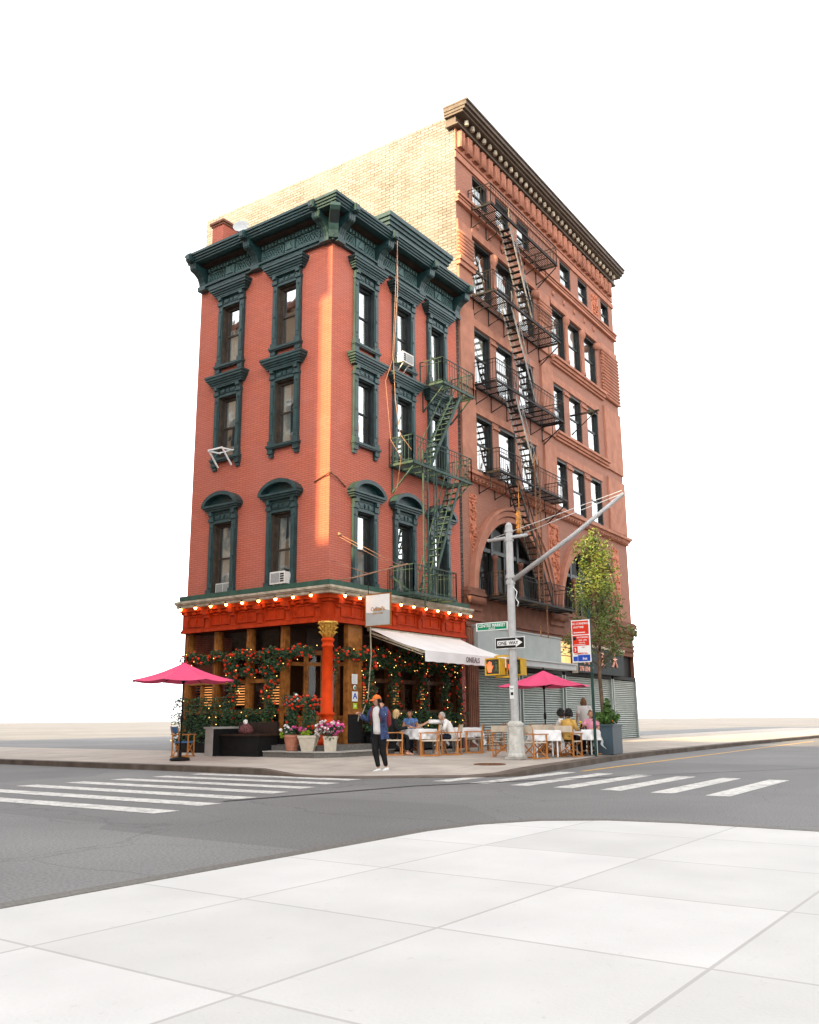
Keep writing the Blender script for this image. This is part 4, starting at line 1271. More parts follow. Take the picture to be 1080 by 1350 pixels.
F2 = thing('fire_escape', 'long dark iron fire escape with slatted balconies on the brown building', 'fire escape', (7.7, 0, 0), PHI)
LV = [(22.50, 1.2, 7.75), (18.49, 1.2, 7.72), (14.56, 1.22, 7.72), (10.80, 1.3, 7.72), (5.86, 1.5, 7.9)]
for i, (z, u0, u1) in enumerate(LV):
    d = MB(); deck(d, FR, u0, u1, 0, 1.1, z, (2.95, 4.55, .45, 1.02) if i < 4 else None); po = d.build('platform', M['iron'], F2)
    r = MB(); rails(r, FR, u0, u1, 1.1, z, .95, .15); r.build('railing', M['iron'], po)
    b = MB(FR)
    if i < 4:
        for u in (u0 + .2, u0 + 1.5, u0 + 2.9, u1 - 1.3, u1 - .1):
            b.cut(); b.bar((u, .02, z - .75), (u, .55, z - .55), .03, .03); b.bar((u, .03, z - .78), (u, .03, z - .05), .03, .03); b.bar((u, .55, z - .56), (u, .55, z - .07), .025, .025)
        b.cut(); b.bar((u1, .03, z - .9), (u1, 1.05, z - .1), .04, .04)
    b.build('bracket', M['iron'], po) if b.v else None
for i in range(4):
    z1, z0 = LV[i][0], LV[i + 1][0]
    if i < 3: flight(FR, (5.15, z0), (3.05, z1), .52, .98, M['iron'], F2, hm=M['ironpale'])
    else: flight(FR, (6.0, z0), (3.0, z1), .52, .98, M['iron'], F2)
l = MB(FR)
for u in (4.36, 4.78): l.bar((u, 1.12, 5.9), (u, 1.12, 12.2), .05, .05)
for k in range(20): l.box(4.36, 4.78, 1.11, 1.13, 6.1 + k * .3, 6.125 + k * .3)
l.build('drop_ladder', M['rust'], F2)
l = MB(FR); l.bar((5.08, 1.1, 4.5), (5.08, 1.1, 6), .04, .04); l.bar((4.4, 1.1, 4.5), (4.4, 1.1, 4.9), .03, .03); l.bar((4.4, 1.1, 4.5), (5.08, 1.1, 4.5), .03, .03); l.build('bracket', M['rust'], F2)
w = MB(FR); w.box(2.74, 2.92, 1.02, 1.14, 8.5, 9.4)
for k in range(5): w.box(2.72, 2.94, 1.0, 1.16, 8.55 + k * .18, 8.60 + k * .18)
w.bar((2.83, 1.1, 8.5), (2.83, 1.1, 10.8), .016, .016)
w.build('counterweight', mat('ochre_painted_iron', (.34, .16, .04), .6, .2, 6), F2)

# ================================================================== THINGS ON THE FACADES
def ac(name, label, fr, u, z, o, legs):
    r = thing(name, label, 'air conditioner', fr(u, o, z), 0 if fr is FR else -pi / 2)
    b = MB(); b.box(-.31, .31, -.30, .34, 0, .38); b.box(-.33, .33, -.315, -.30, -.01, .39); b.build('casing', M['acwhite'], r)
    b = MB()
    if fr is FL: b.box(-.28, .08, -.325, -.316, .04, .34)
    else: b.box(-.08, .28, -.325, -.316, .04, .34)
    b.build('grille', M['acgrille'], r)
    b = MB()
    for k in range(4):
        u0 = (.12 if fr is FL else -.28) 
        b.box(u0, u0 + .16, -.322, -.316, .05 + .075 * k, .10 + .075 * k)
    b.build('vent', M['signblack'], r)
    b = MB()
    for e in (-.22, .1): b.cut(); b.bar((e, -.28, .0), (e + .05, .20, -.42), .03, .03)
    b.build('support', M['acwhite'], r)
ac('air_conditioner', 'white air conditioner in the lower window of the left facade above the string of bulbs', FL, 1.80, 5.46, .06, 1)
ac('air_conditioner', 'white air conditioner in the top middle window of the right facade', FR, 3.78, 13.72, .08, 1)
SB = thing('support_bracket', 'empty white metal bracket sticking out under a window on the left facade', 'bracket', (0, 4.70, 10.25))
b = MB()
for y in (-.36, .30):
    b.bar((-.05, y, .14), (-.62, y, .10), .05, .05); b.bar((-.58, y, .10), (-.14, y, -.40), .045, .045)
b.bar((-.60, -.38, .12), (-.60, .32, .12), .05, .05); b.bar((-.08, -.40, .16), (-.08, .55, .16), .04, .04)
b.build('frame', M['signwhite'], SB)
BX = thing('window_fan', 'grey box fan in the lowest part of the leftmost window over the bulbs', 'fan', (.10, 4.72, 5.46))
b = MB(); b.box(-.05, .05, -.37, .37, 0, .34); b.build('casing', M['acwhite'], BX)
b = MB(); b.box(-.058, -.05, -.33, .0, .03, .31); b.box(-.058, -.05, .03, .33, .03, .31); b.build('grille', M['acgrille'], BX)

TI = tag(None or (lambda b: (b.tube([(-.03, .62, 8.66), (-.05, .2, 8.80), (-.09, -.09, 8.86), (.3, -.06, 8.78), (.75, -.04, 8.56)], .022, 6), b.ball((-.09, -.09, 8.86), .06), b.build('tie_rod', M['rust']))[-1])(MB()), 'rusty iron tie rod bent round the corner of the red brick wall', 'tie rod')
FP = thing('flag_bracket', 'orange metal sign bracket with long stays over the hanging sign', 'bracket', (1.15, 0, 5.45))
b = MB(); b.tube([(-.9, -.02, .0), (-.55, -.55, .10), (.2, -1.55, .42), (.42, -1.9, .52)], .022, 6); b.build('arm', M['rope'], FP)
b = MB()
for p, q in (((-.65, -.0, 1.52), (.30, -1.70, .46)), ((-.65, -.0, 1.44), (.20, -1.55, .42)), ((-1.0, -.0, .62), (-.30, -.9, .22)), ((.0, 0, .5), (-.3, -.9, .22))): b.tube([p, q], .009, 5)
b.tube([(-.72, -.03, 1.52), (-.58, -.03, 1.50)], .05, 6)
b.build('stay', M['rope'], FP)
HS = thing('hanging_sign', 'square white and grey hanging sign with faint gold lettering over the awning', 'sign', (1.15, -.55, 4.05))
b = MB(); b.box(-.012, .012, -.98, -.02, .03, .99); b.build('panel', M['signwhite'], HS)
b = MB()
for a in ((-.02, .02, -1.0, 0, 0, .035), (-.02, .02, -1.0, 0, .985, 1.02), (-.02, .02, -1.0, -.965, .035, .985), (-.02, .02, -.035, 0, .035, .985)): b.box(*a)
b.build('frame', M['wood'], HS)
b = MB(); b.add([(-.0135, -.96, .04), (-.0135, -.04, .04), (-.0135, -.04, .45), (-.0135, -.30, .42), (-.0135, -.42, .62), (-.0135, -.96, .46)], [(0, 1, 2, 3, 4, 5)]); b.build('grey_field', mat('sign_grey', (.42, .45, .45), .5, .06), HS, recalc=False)
text('lettering', "Onieal's", .17, (-.016, -.5, .48), (0, -1, 0), M['gold'], HS, 1.0)
text('small_lettering', "GRAND STREET", .055, (-.016, -.5, .38), (0, -1, 0), M['gold'], HS, 1.1)
b = MB()
for y in (-.12, -.88): b.tube([(0, y, 1.02), (0, y, 1.42 if y > -.5 else 1.70)], .012, 5)
b.build('hanger', M['iron'], HS)

AW = thing('awning', 'long white sloping restaurant awning lettered ONIEALS over the pavement tables', 'awning', (0, 0, 0))
b = MB(FR)
x0, x1, zb, zf, of = 1.86, 7.28, 4.09, 3.29, 2.3
for i in range(16):
    for j in range(8):
        def P(i, j):
            t = j / 8
            return (x0 + (x1 - x0) * i / 16, .16 + (of - .16) * t, zb + (zf - zb) * t - .05 * sin(pi * t) + .006 * sin(i * 2.1 + j))
        b.add([P(i, j), P(i + 1, j), P(i + 1, j + 1), P(i, j + 1)], [(0, 1, 2, 3)], True)
b.build('canopy', M['canvas'], AW, recalc=False)
b = MB(FR)
for i in range(40):
    def V(i, k):
        t = i / 40
        return (x0 + (x1 - x0) * t, of + .01 + (.012 * sin(t * 31) if k else 0), zf - (.32 + .008 * sin(t * 60) if k else 0))
    b.add([V(i, 0), V(i + 1, 0), V(i + 1, 1), V(i, 1)], [(0, 1, 2, 3)], True)
b.build('valance', M['canvas'], AW, recalc=False)
b = MB(FR)
b.bar((x0, of - .03, zf - .03), (x1, of - .03, zf - .03), .07, .07); b.bar((x0, .12, zb - .02), (x1, .12, zb - .02), .12, .12)
for u in (x0 + .03, x1 - .03):
    b.bar((u, .16, zb - .12), (u, of - .05, zf - .05), .05, .06)
    b.tube([(u + .02, .1, zb - .2), (u + .02, of - .1, zf - .12)], .02, 6)
b.build('frame', M['soffit'], AW)
text('lettering', 'ONIEALS', .235, (4.58, -of - .045, zf - .24), (1, 0, 0), mat('faded_grey_lettering', (.16, .13, .12), .8), AW, .92, .003)
b = MB(FR); b.tube([(1.75, .28, 4.15), (1.72, .34, 3.2), (1.74, .20, 1.9), (1.55, .14, 1.45), (1.40, .12, 1.38), (1.35, .12, 1.2)], .022, 6)
tag(b.build('hose', M['soffit']), 'thin pale hose hanging down the wood post beside the awning', 'hose')
b = MB(FR)
b.tube([(2.45, .90, 18.15), (2.47, .9, 16.0), (2.60, .62, 13.6), (2.75, .5, 13.35), (2.85, .5, 12.0), (2.95, .62, 10.8), (3.15, .98, 10.2)], .013, 6)
b.tube([(2.50, .9, 18.1), (2.55, .60, 13.4), (2.35, .45, 12.6), (2.5, .55, 10.5), (2.75, .8, 9.9), (3.2, .3, 9.0), (3.3, .1, 8.8)], .009, 6)
tag(b.build('cable', M['rope']), 'orange rope hanging from the teal cornice down to the green fire escape', 'rope')
FLG = thing('flag_pole_bracket', 'short dark pole bracket jutting from the brown building beside the fire escape', 'bracket', (7.7, 0, 0), PHI)
b = MB(FR); b.bar((11.0, .02, 16.0), (11.0, 1.55, 16.0), .06, .09); b.bar((11.0, .05, 15.0), (11.0, 1.35, 15.95), .04, .04); b.build('arm', M['iron'], FLG)

# ================================================================== POLE, SIGNS AND WIRES
PX, PY = 1.56, -5.51
PZ = gz(PX, PY)
PL = thing('signal_pole', 'grey octagonal street corner pole with long rising arm and chipped base', 'pole', (PX, PY, PZ))
b = MB(); b.lathe([(.33, 0), (.33, .07)], (0, 0, 0), 4, rot=pi / 4 + .1); b.build('plinth', M['concrete'], PL)
b = MB(); b.lathe([(.27, .07), (.27, .12), (.245, .16), (.215, .86), (.235, .90), (.235, .95), (.15, 1.02)], (0, 0, 0), 8, rot=pi / 8); b.build('base', M['polebase'], PL)
b = MB(); b.lathe([(.118, 1.0), (.105, 6.35), (.115, 6.36), (.115, 6.42), (.105, 6.43), (.105, 6.55), (.06, 6.62), (.02, 6.64)], (0, 0, 0), 8, rot=pi / 8)
for z in (4.83, 5.0): b.lathe([(.135, z), (.135, z + .10)], (0, 0, 0), 8, rot=pi / 8)
for z in (6.08, 6.34): b.lathe([(.13, z), (.13, z + .08)], (0, 0, 0), 8, rot=pi / 8)
b.build('shaft', M['pole'], PL)
ma = Vector((0, -4.2, 2.30))
b = MB(); b.tube([(0, -.1, 4.95), (0, -2.0, 6.0), tuple(Vector((0, -.1, 4.95)) + Vector((0, -3.45, 2.02)))], [.072, .062, .052], 10); b.build('mast_arm', M['pole'], PL)
b = MB(); b.tube([(0, .68, 6.18), (0, -.56, 6.20)], .048, 10); b.ball((0, .68, 6.18), .05); b.ball((0, -.56, 6.2), .05); b.build('cross_arm', M['pole'], PL)
b = MB(); b.box(-.127, -.121, -.07, .07, 1.62, 1.98); b.build('notice', M['signwhite'], PL)
b = MB(); b.box(-.131, -.127, -.045, .035, 1.72, 1.80); b.box(-.131, -.127, -.05, .045, 1.88, 1.90); b.build('print', M['signblack'], PL)
b = MB(); b.tube([(-.04, -.1, 4.75), (.0, -.2, 4.6), (.02, -.14, 4.42), (0, -.24, 4.3), (.0, -.2, 4.18)], .014, 6); b.build('wire', M['signwhite'], PL)
b = MB()
e = Vector((0, -3.5, 6.92))
b.tube([(0, .5, 6.24), tuple(e + Vector((0, 0, .14)))], .009, 5); b.tube([(0, -.5, 6.26), tuple(e + Vector((0, 0, .05)))], .009, 5)
b.build('guy_wire', M['signwhite'], PL)
def plate(mb, y0, y1, z0, z1, x0=-.02, x1=0): mb.box(x0, x1, y0, y1, z0, z1)
SS = thing('street_name_sign', 'green street name sign reading CENTRE MARKET PLACE on the grey pole', 'sign', (PX, PY + .12, 3.72))
b = MB(); b.box(-.012, .012, 0, 1.06, 0, .23); b.build('plate', M['signwhite'], SS)
b = MB(); b.box(-.016, -.012, .05, 1.01, .025, .205); b.build('green_field', M['signgreen'], SS)
text('lettering', 'CENTRE MARKET', .125, (-.018, .53, .098), (0, -1, 0), M['signwhite'], SS, .92)
text('small_lettering', 'PLACE', .062, (-.018, .53, .037), (0, -1, 0), M['signwhite'], SS, 1.15)
b = MB(); b.box(-.02, .02, -.10, .0, .05, .17); b.build('clamp', M['steel'], SS)
OW_ = thing('one_way_sign', 'black and white ONE WAY arrow sign on the grey pole', 'sign', (PX - .14, PY, 3.16))
b = MB(); b.box(-.012, .0, -.47, .47, 0, .32); b.build('plate', M['signwhite'], OW_)
b = MB(); b.box(-.015, -.012, -.45, .45, .02, .30); b.build('black_field', M['signblack'], OW_)
b = MB(); b.add([(-.018, y, z) for y, z in ((.40, .09), (.40, .23), (-.19, .23), (-.19, .285), (-.40, .16), (-.19, .035), (-.19, .09))], [tuple(range(7))]); b.build('arrow', M['signwhite'], OW_, recalc=False)
text('lettering', 'ONE  WAY', .135, (-.020, .05, .112), (0, -1, 0), M['signblack'], OW_, .95)
b = MB(); b.box(0, .10, -.05, .05, .06, .10); b.box(0, .10, -.05, .05, .22, .26); b.build('clamp', M['steel'], OW_)
HAND = [(-.05, .0), (.05, .0), (.075, .10), (.115, .17), (.10, .19), (.065, .15), (.06, .28), (.035, .28), (.03, .17), (.018, .30), (-.008, .30), (-.012, .17), (-.028, .285), (-.052, .28), (-.048, .165), (-.07, .24), (-.092, .235), (-.078, .09)]
def ped(label, y, lit, x=-.30):
    r = thing('pedestrian_signal', label, 'signal', (PX + x, PY + y, 2.44), 0)
    b = MB(); b.box(-.02, .26, -.235, .235, 0, .46); b.build('housing', M['yellow'], r)
    b = MB(); b.box(-.05, -.02, -.245, -.205, -.01, .47); b.box(-.05, -.02, .205, .245, -.01, .47); b.box(-.05, -.02, -.205, .205, .43, .47); b.box(-.05, -.02, -.205, .205, -.01, .03); b.build('visor', M['yellow'], r)
    b = MB(); b.box(-.026, -.02, -.205, .205, .03, .43); b.build('lens', M['lens'], r)
    b = MB(); b.add([(-.030, .10 - a * 1.05, .075 + z * 1.02) for a, z in HAND], [tuple(range(len(HAND)))]); b.build('hand_symbol', M['handred'], r, recalc=False)
    b = MB(); b.bar((-.030, -.11, .30), (-.030, -.11, .2), .05, .004, up=(1, 0, 0)); b.ball((-.03, -.11, .345), .026, 6)
    for q in ((-.15, .09), (-.06, .09)): b.bar((-.030, -.11, .21), (-.030, q[0], q[1]), .022, .004, up=(1, 0, 0))
    b.build('walking_symbol', M['walkdim'], r)
    b = MB(); s_ = -1 if y > 0 else 1
    b.bar((.15, -.2 * 0, .46), (.15, 0, .53), .06, .06); b.bar((.15, 0, .53), (-x, -y * .86, .53), .05, .05); b.bar((.15, 0, 0), (.15, 0, -.05), .06, .06); b.bar((.15, 0, -.05), (-x, -y * .86, -.05), .05, .05)
    b.build('mounting_arm', M['yellow'], r)
ped('yellow pedestrian signal left of the grey pole showing a lit red hand', .47, True)
ped('yellow pedestrian signal half hidden behind the right side of the grey pole', .06, True, .20)
PK = thing('parking_sign', 'tall red and white parking regulation sign with blue foot on the dark green post', 'sign', (4.6, -6.2, gz(4.6, -6.2)))
b = MB(); b.lathe([(.045, 0), (.045, 4.3), (.02, 4.33)], (0, -.30, 0), 8); b.build('post', M['postgreen'], PK)
b = MB(); b.box(-.07, -.055, -.34, .27, 2.74, 4.02); b.build('plate', M['signwhite'], PK)
b = MB(); b.box(-.075, -.07, -.30, .24, 3.58, 3.99); b.box(-.075, -.07, -.30, .24, 3.24, 3.55); b.box(-.075, -.07, .09, .24, 3.03, 3.225); b.build('red_field', M['signred'], PK)
b = MB(); b.box(-.075, -.07, -.31, .09, 2.77, 2.96); b.box(-.0765, -.07, .10, .24, 2.78, 2.92); b.build('blue_field', M['signblue'], PK)
for t_, s_, y_, z_, m_ in (('NO STANDING', .085, -.03, 3.88, 'signwhite'), ('ANYTIME', .085, .03, 3.77, 'signwhite'), ('NO PARKING', .066, -.09, 3.47, 'signwhite'), ('8AM - 6PM', .06, -.09, 3.385, 'signwhite'), ('MON FRI', .05, -.07, 3.315, 'signwhite'),
                       ('3', .15, .165, 3.07, 'signwhite'), ('HMP', .05, -.10, 3.17, 'signred'), ('COMMERCIAL', .075, -.02, 3.0 - .02, 'signred'), ('bus', .11, -.14, 2.82, 'signwhite')):
    text('lettering', t_, s_, (-.078, y_, z_), (0, -1, 0), M[m_], PK, .95, .001)
b = MB(); b.box(-.0765, -.0755, -.18, .2, 3.625, 3.65); b.box(-.0765, -.0755, -.18, .2, 3.265, 3.28); b.add([(-.0765, .22, 3.64), (-.0765, .16, 3.675), (-.0765, .16, 3.60)], [(0, 1, 2)]); b.build('arrow', M['signwhite'], PK, recalc=False)
b = MB(); b.tube([(-.076, .17, 3.46), (-.080, .17, 3.46)], .055, 10); b.build('disc', M['signblack'], PK)
b = MB(); b.bar((-.06, -.30, 3.9), (0, -.30, 3.9), .05, .05); b.bar((-.06, -.30, 2.85), (0, -.30, 2.85), .05, .05); b.build('clamp', M['steel'], PK)

# ================================================================== TABLES, CHAIRS, PARASOLS
def make_chair(label, canvas, group):
    r = thing('director_chair', label, 'chair', group=group)
    W, D_ = .27, .24
    for e in (-1, 1):                                                  # side frames; the sitter faces +X
        b = MB(); b.bar((-D_, e * W, .02), (-D_, e * W, .64), .03, .04); b.build('leg', M['chairwood'], r)
        b = MB(); b.bar((D_, e * W, .02), (D_, e * W, .64), .03, .04); b.build('leg', M['chairwood'], r)
        b = MB(); b.box(-D_ - .05, D_ + .06, e * W - .03, e * W + .03, .64, .67); b.build('armrest', M['chairwood'], r)
        b = MB(); b.box(-D_ - .05, D_ + .06, e * W - .018, e * W + .018, .0, .035); b.build('runner', M['chairwood'], r)
        b = MB(); b.bar((-D_ - .015, e * W, .66), (-D_ - .07, e * W, .90), .03, .03); b.build('back_post', M['chairwood'], r)
    b = MB()
    for x in (-D_ + .04, D_ - .04):
        b.bar((x, -W, .05), (x + .012, W, .44), .022, .035, up=(1, 0, 0)); b.bar((x + .025, W, .05), (x + .03, -W, .44), .022, .035, up=(1, 0, 0))
    b.build('cross_brace', M['chairwood'], r)
    b = MB()
    for i in range(8):
        y0, y1 = -W + 2 * W * i / 8, -W + 2 * W * (i + 1) / 8
        f = lambda y: .445 - .03 * (1 - (y / W) ** 2)
        b.add([(-D_, y0, f(y0)), (D_, y0, f(y0)), (D_, y1, f(y1)), (-D_, y1, f(y1)), (-D_, y0, f(y0) - .012), (D_, y0, f(y0) - .012), (D_, y1, f(y1) - .012), (-D_, y1, f(y1) - .012)], [(0, 1, 2, 3), (7, 6, 5, 4), (0, 4, 5, 1), (3, 2, 6, 7)])
    b.box(-D_, D_, -W - .01, -W + .01, .42, .455); b.box(-D_, D_, W - .01, W + .01, .42, .455)
    b.build('seat', canvas, r)
    b = MB()
    for i in range(8):
        y0, y1 = -W - .02 + (2 * W + .04) * i / 8, -W - .02 + (2 * W + .04) * (i + 1) / 8
        f = lambda y: -.035 * (1 - (y / (W + .02)) ** 2)
        for z0, z1, d0, d1 in ((.70, .88, -.045, -.085),):
            vs = [(-D_ + d0 + f(y0), y0, z0), (-D_ + d0 + f(y1), y1, z0), (-D_ + d1 + f(y1), y1, z1), (-D_ + d1 + f(y0), y0, z1)]
            b.add(vs + [(x + .014, y, z) for x, y, z in vs], [(0, 1, 2, 3), (7, 6, 5, 4), (0, 4, 5, 1), (3, 2, 6, 7)])
    b.build('backrest', canvas, r)
    return r
CH = []
GC = 'director chairs around the pavement tables'
def place_chair(x, y, deg, label, dark=False):
    z = gz(x, y)
    key = 'd' if dark else 'l'
    if key not in PROTO:
        PROTO[key] = make_chair(label, M['chairdark'] if dark else M['chaircanvas'], GC)
        PROTO[key].location = (x, y, z); PROTO[key].rotation_euler = (0, 0, radians(deg))
        return PROTO[key]
    return dup(PROTO[key], (x, y, z), radians(deg), label)
PROTO = {}
# image-left is roughly (-.58, +.81) in plan: 125 degrees; image-right is -55 degrees
place_chair(1.62, -2.62, 118, 'empty beige chair seen from its side in front of the man in the white shirt')
place_chair(1.18, -1.60, -48, 'beige director chair the blond woman sits on')
place_chair(2.52, -2.78, 112, 'beige director chair the man in the white shirt sits on')
place_chair(2.62, -1.22, 200, 'beige chair hidden behind the white table, under the woman in blue')
place_chair(4.10, -2.62, 118, 'empty taupe chair left of the grey pole, facing the draped table on its left', True)
place_chair(5.98, -2.30, 128, 'empty taupe chair standing furthest back just left of the grey pole', True)
place_chair(2.56, -4.55, 20, 'empty beige chair half hidden behind the grey pole base')
place_chair(2.20, -5.72, -20, 'empty beige chair just right of the grey pole, back towards the street corner')
place_chair(4.40, -5.05, 52, 'empty beige chair behind the right hand draped table under the pink parasol')
place_chair(5.00, -4.55, -130, 'empty beige chair beside the pole of the pink parasol')
place_chair(3.88, -6.00, -5, 'beige chair carrying the person in the mustard shirt')
place_chair(5.82, -5.85, 178, 'beige chair carrying the woman in pink next to the planter')
place_chair(4.95, -5.30, -60, 'beige chair behind the person in mustard, carrying the dark haired companion')

def make_table(label, tl):
    r = thing('cafe_table', label, 'table', group='square pavement tables')
    b = MB(); b.box(-.37, .37, -.37, .37, .715, .74); b.build('tabletop', M['wood'], r)
    for ex in (-1, 1):
        for ey in (-1, 1):
            b = MB(); b.bar((ex * .30, ey * .30, 0), (ex * .30, ey * .30, .715), .04, .04); b.build('leg', M['steel'], r)
    return r
def cloth(x, y, deg, seed, label, half=.385, over=.30):
    rr = random.Random(seed)
    n = 36
    b = MB()
    S_ = half + over
    ph = rr.uniform(0, 6)
    def P(i, j):
        u, v = -S_ + 2 * S_ * i / n, -S_ + 2 * S_ * j / n
        du, dv = max(abs(u) - half, 0), max(abs(v) - half, 0)
        d = (du ** 1.0 + dv ** 1.0)
        cu, cv = max(-half, min(half, u)), max(-half, min(half, v))
        su, sv = (1 if u > 0 else -1) * (du > 0), (1 if v > 0 else -1) * (dv > 0)
        k = d / over
        wv = .035 * k * sin((u - v) * 13 + ph) + .02 * k * sin((u + v) * 23 + ph)
        flare = .05 * k + wv
        both_ = 1 if (du > 0 and dv > 0) else 0
        return (cu + su * flare * (1 - .3 * both_), cv + sv * flare * (1 - .3 * both_), .752 - d * .97 + .004 * sin(u * 19 + v * 7))
    idx = [P(i, j) for i in range(n + 1) for j in range(n + 1)]
    b.add(idx, [(i * (n + 1) + j, (i + 1) * (n + 1) + j, (i + 1) * (n + 1) + j + 1, i * (n + 1) + j + 1) for i in range(n) for j in range(n)], True)
    o = b.build('tablecloth', M['cloth'], recalc=False)
    o.location = (x, y, gz(x, y)); o.rotation_euler = (0, 0, radians(deg))
    return tag(o, label, 'tablecloth', 'white cloths on the pavement tables')
TB = None
for i, (x, y, dg_, tl, cl) in enumerate((
        (1.98, -1.98, 80, 'cafe table between the blond woman and the man in the white shirt', 'white cloth on the table where three people sit'),
        (4.20, -1.85, 80, 'cafe table just behind the back of the man in the white shirt', 'white cloth just behind the back of the man in the white shirt'),
        (5.30, -1.55, 78, 'cafe table set furthest back to the left of the grey pole', 'white cloth on the table furthest back left of the grey pole'),
        (3.30, -5.50, 40, 'empty cafe table just right of the grey pole under the pink parasol', 'white cloth on the empty table just right of the grey pole'),
        (4.85, -6.02, 40, 'cafe table between the person in mustard and the woman in pink', 'white cloth with hanging corner between the mustard shirt and the woman in pink'))):
    if TB is None:
        TB = make_table(tl, tl); t = TB
        TB.location = (x, y, gz(x, y)); TB.rotation_euler = (0, 0, radians(dg_))
    else:
        dup(TB, (x, y, gz(x, y)), radians(dg_), tl)
    cloth(x, y, dg_, i, cl)
def on_table(x, y, z=.757): return (x, y, gz(x, y) + z)
def glass_(x, y, label, m=None, z=.757):
    r = thing('drinking_glass', label, 'glass', on_table(x, y, z))
    b = MB(); b.lathe([(.032, 0), (.034, .004), (.006, .01), (.005, .07), (.03, .10), (.042, .15), (.038, .19), (.037, .19), (.04, .15), (.026, .102), (.001, .09)], (0, 0, 0), 12); b.build('bowl', M['glass2'], r)
    if m:
        b = MB(); b.lathe([(.001, .098), (.026, .104), (.038, .145), (.036, .165), (.001, .165)], (0, 0, 0), 12); b.build('drink', m, r)
glass_(2.17, -1.72, 'stemmed glass with an orange drink in front of the woman in blue', M['drink'])
glass_(1.84, -1.80, 'clear glass on the table in front of the blond woman')
glass_(4.25, -1.70, 'empty clear glass on the table behind the man in the white shirt')
pl = MB(); pl.lathe([(.001, 0), (.08, 0), (.12, .012), (.12, .018), (.08, .008), (.001, .008)], on_table(1.98, -2.02), 18)
tag(pl.build('plate', M['signwhite']), 'white plate on the table between the three diners', 'plate')
FV = thing('flower_vase', 'small vase with a yellow flower on the table before the woman in pink', 'vase', on_table(4.98, -5.86))
b = MB(); b.lathe([(.03, 0), (.035, .05), (.018, .10), (.022, .12), (.001, .12)], (0, 0, 0), 10); b.build('vase', M['glass2'], FV)
b = MB(); b.tube([(0, 0, .05), (.01, 0, .2)], .006, 5); b.ball((.01, 0, .22), .045, 8, .7); b.build('flower', mat('yellow_petal', (.8, .5, .02), .6), FV)

def parasol(x, y, rot, R, zr, za, label, tilt=0):
    z = gz(x, y)
    r = thing('parasol', label, 'parasol', (x, y, z), rot)
    b = MB()
    n = 8
    rim = [(R * cos(2 * pi * (k + .5) / n), R * sin(2 * pi * (k + .5) / n), zr) for k in range(n)]
    sub = 5
    for k in range(n):
        p, q = Vector(rim[k]), Vector(rim[(k + 1) % n]); a = Vector((0, 0, za))
        def P(i, j):
            t = i / sub
            v = a.lerp(p.lerp(q, j / sub), t)
            v.z -= .06 * sin(pi * t) + (.05 * t * sin(pi * j / sub))
            return tuple(v)
        for i in range(sub):
            for j in range(sub):
                b.add([P(i, j), P(i + 1, j), P(i + 1, j + 1), P(i, j + 1)], [(0, 1, 2, 3)])
    b.build('canopy', M['umbrella'], r, recalc=False)
    b = MB()
    for k in range(n): b.bar((0, 0, za - .06), (rim[k][0] * .5, rim[k][1] * .5, (za + zr) / 2 - .10), .014, .014); b.bar((rim[k][0] * .5, rim[k][1] * .5, (za + zr) / 2 - .10), (rim[k][0] * .96, rim[k][1] * .96, zr - .01), .014, .014); b.bar((0, 0, za - .55), (rim[k][0] * .5, rim[k][1] * .5, (za + zr) / 2 - .07), .014, .014)
    b.build('rib', M['iron'], r)
    b = MB(); b.lathe([(.022, 0), (.022, za + .05), (.03, za + .06), (.01, za + .11)], (0, 0, 0), 10); b.lathe([(.04, 1.05), (.045, 1.12), (.045, 1.2), (.03, 1.24)], (0, 0, 0), 10); b.lathe([(.045, za - .6), (.045, za - .5)], (0, 0, 0), 10); b.build('pole', M['iron'], r)
    b = MB(); b.lathe([(.28, 0), (.28, .05), (.22, .08), (.05, .10), (.04, .3), (.03, .3)], (0, 0, 0), 16); b.build('base', M['iron'], r)
    return r
parasol(6.02, -4.15, .25, 1.52, 2.10, 2.60, 'open pink parasol over the right hand pavement tables')
parasol(-3.34, 2.53, .1, 1.5, 2.2, 2.72, 'open pink parasol over the pavement at the far left')

# ================================================================== POTS, PLANTS, TREES
def foliage(name, m, parent, blobs, size, asp=.5):
    b = MB()
    for c, r, n in blobs:
        for k in range(n):
            v = Vector((random.gauss(0, 1), random.gauss(0, 1), random.gauss(0, 1))).normalized() * (random.random() ** .45)
            b.leaf((c[0] + v.x * r[0], c[1] + v.y * r[1], c[2] + v.z * r[2]), size * random.uniform(.7, 1.3), asp)
    return b.build(name, m, parent, recalc=False)
def petals(name, m, parent, blobs, size):
    b = MB()
    for c, r, n in blobs:
        for k in range(n):
            v = Vector((random.gauss(0, 1), random.gauss(0, 1), random.gauss(0, 1))).normalized() * random.uniform(.8, 1.08)
            p = (c[0] + v.x * r[0], c[1] + v.y * r[1], c[2] + v.z * r[2])
            s_ = size * random.uniform(.7, 1.25)
            b.ball(p, s_ / 2, 6, .8)
            for q in range(3): b.leaf((p[0], p[1], p[2]), s_ * 1.25, .9)
    return tag(b.build(name, m, parent, recalc=False), kind='stuff')
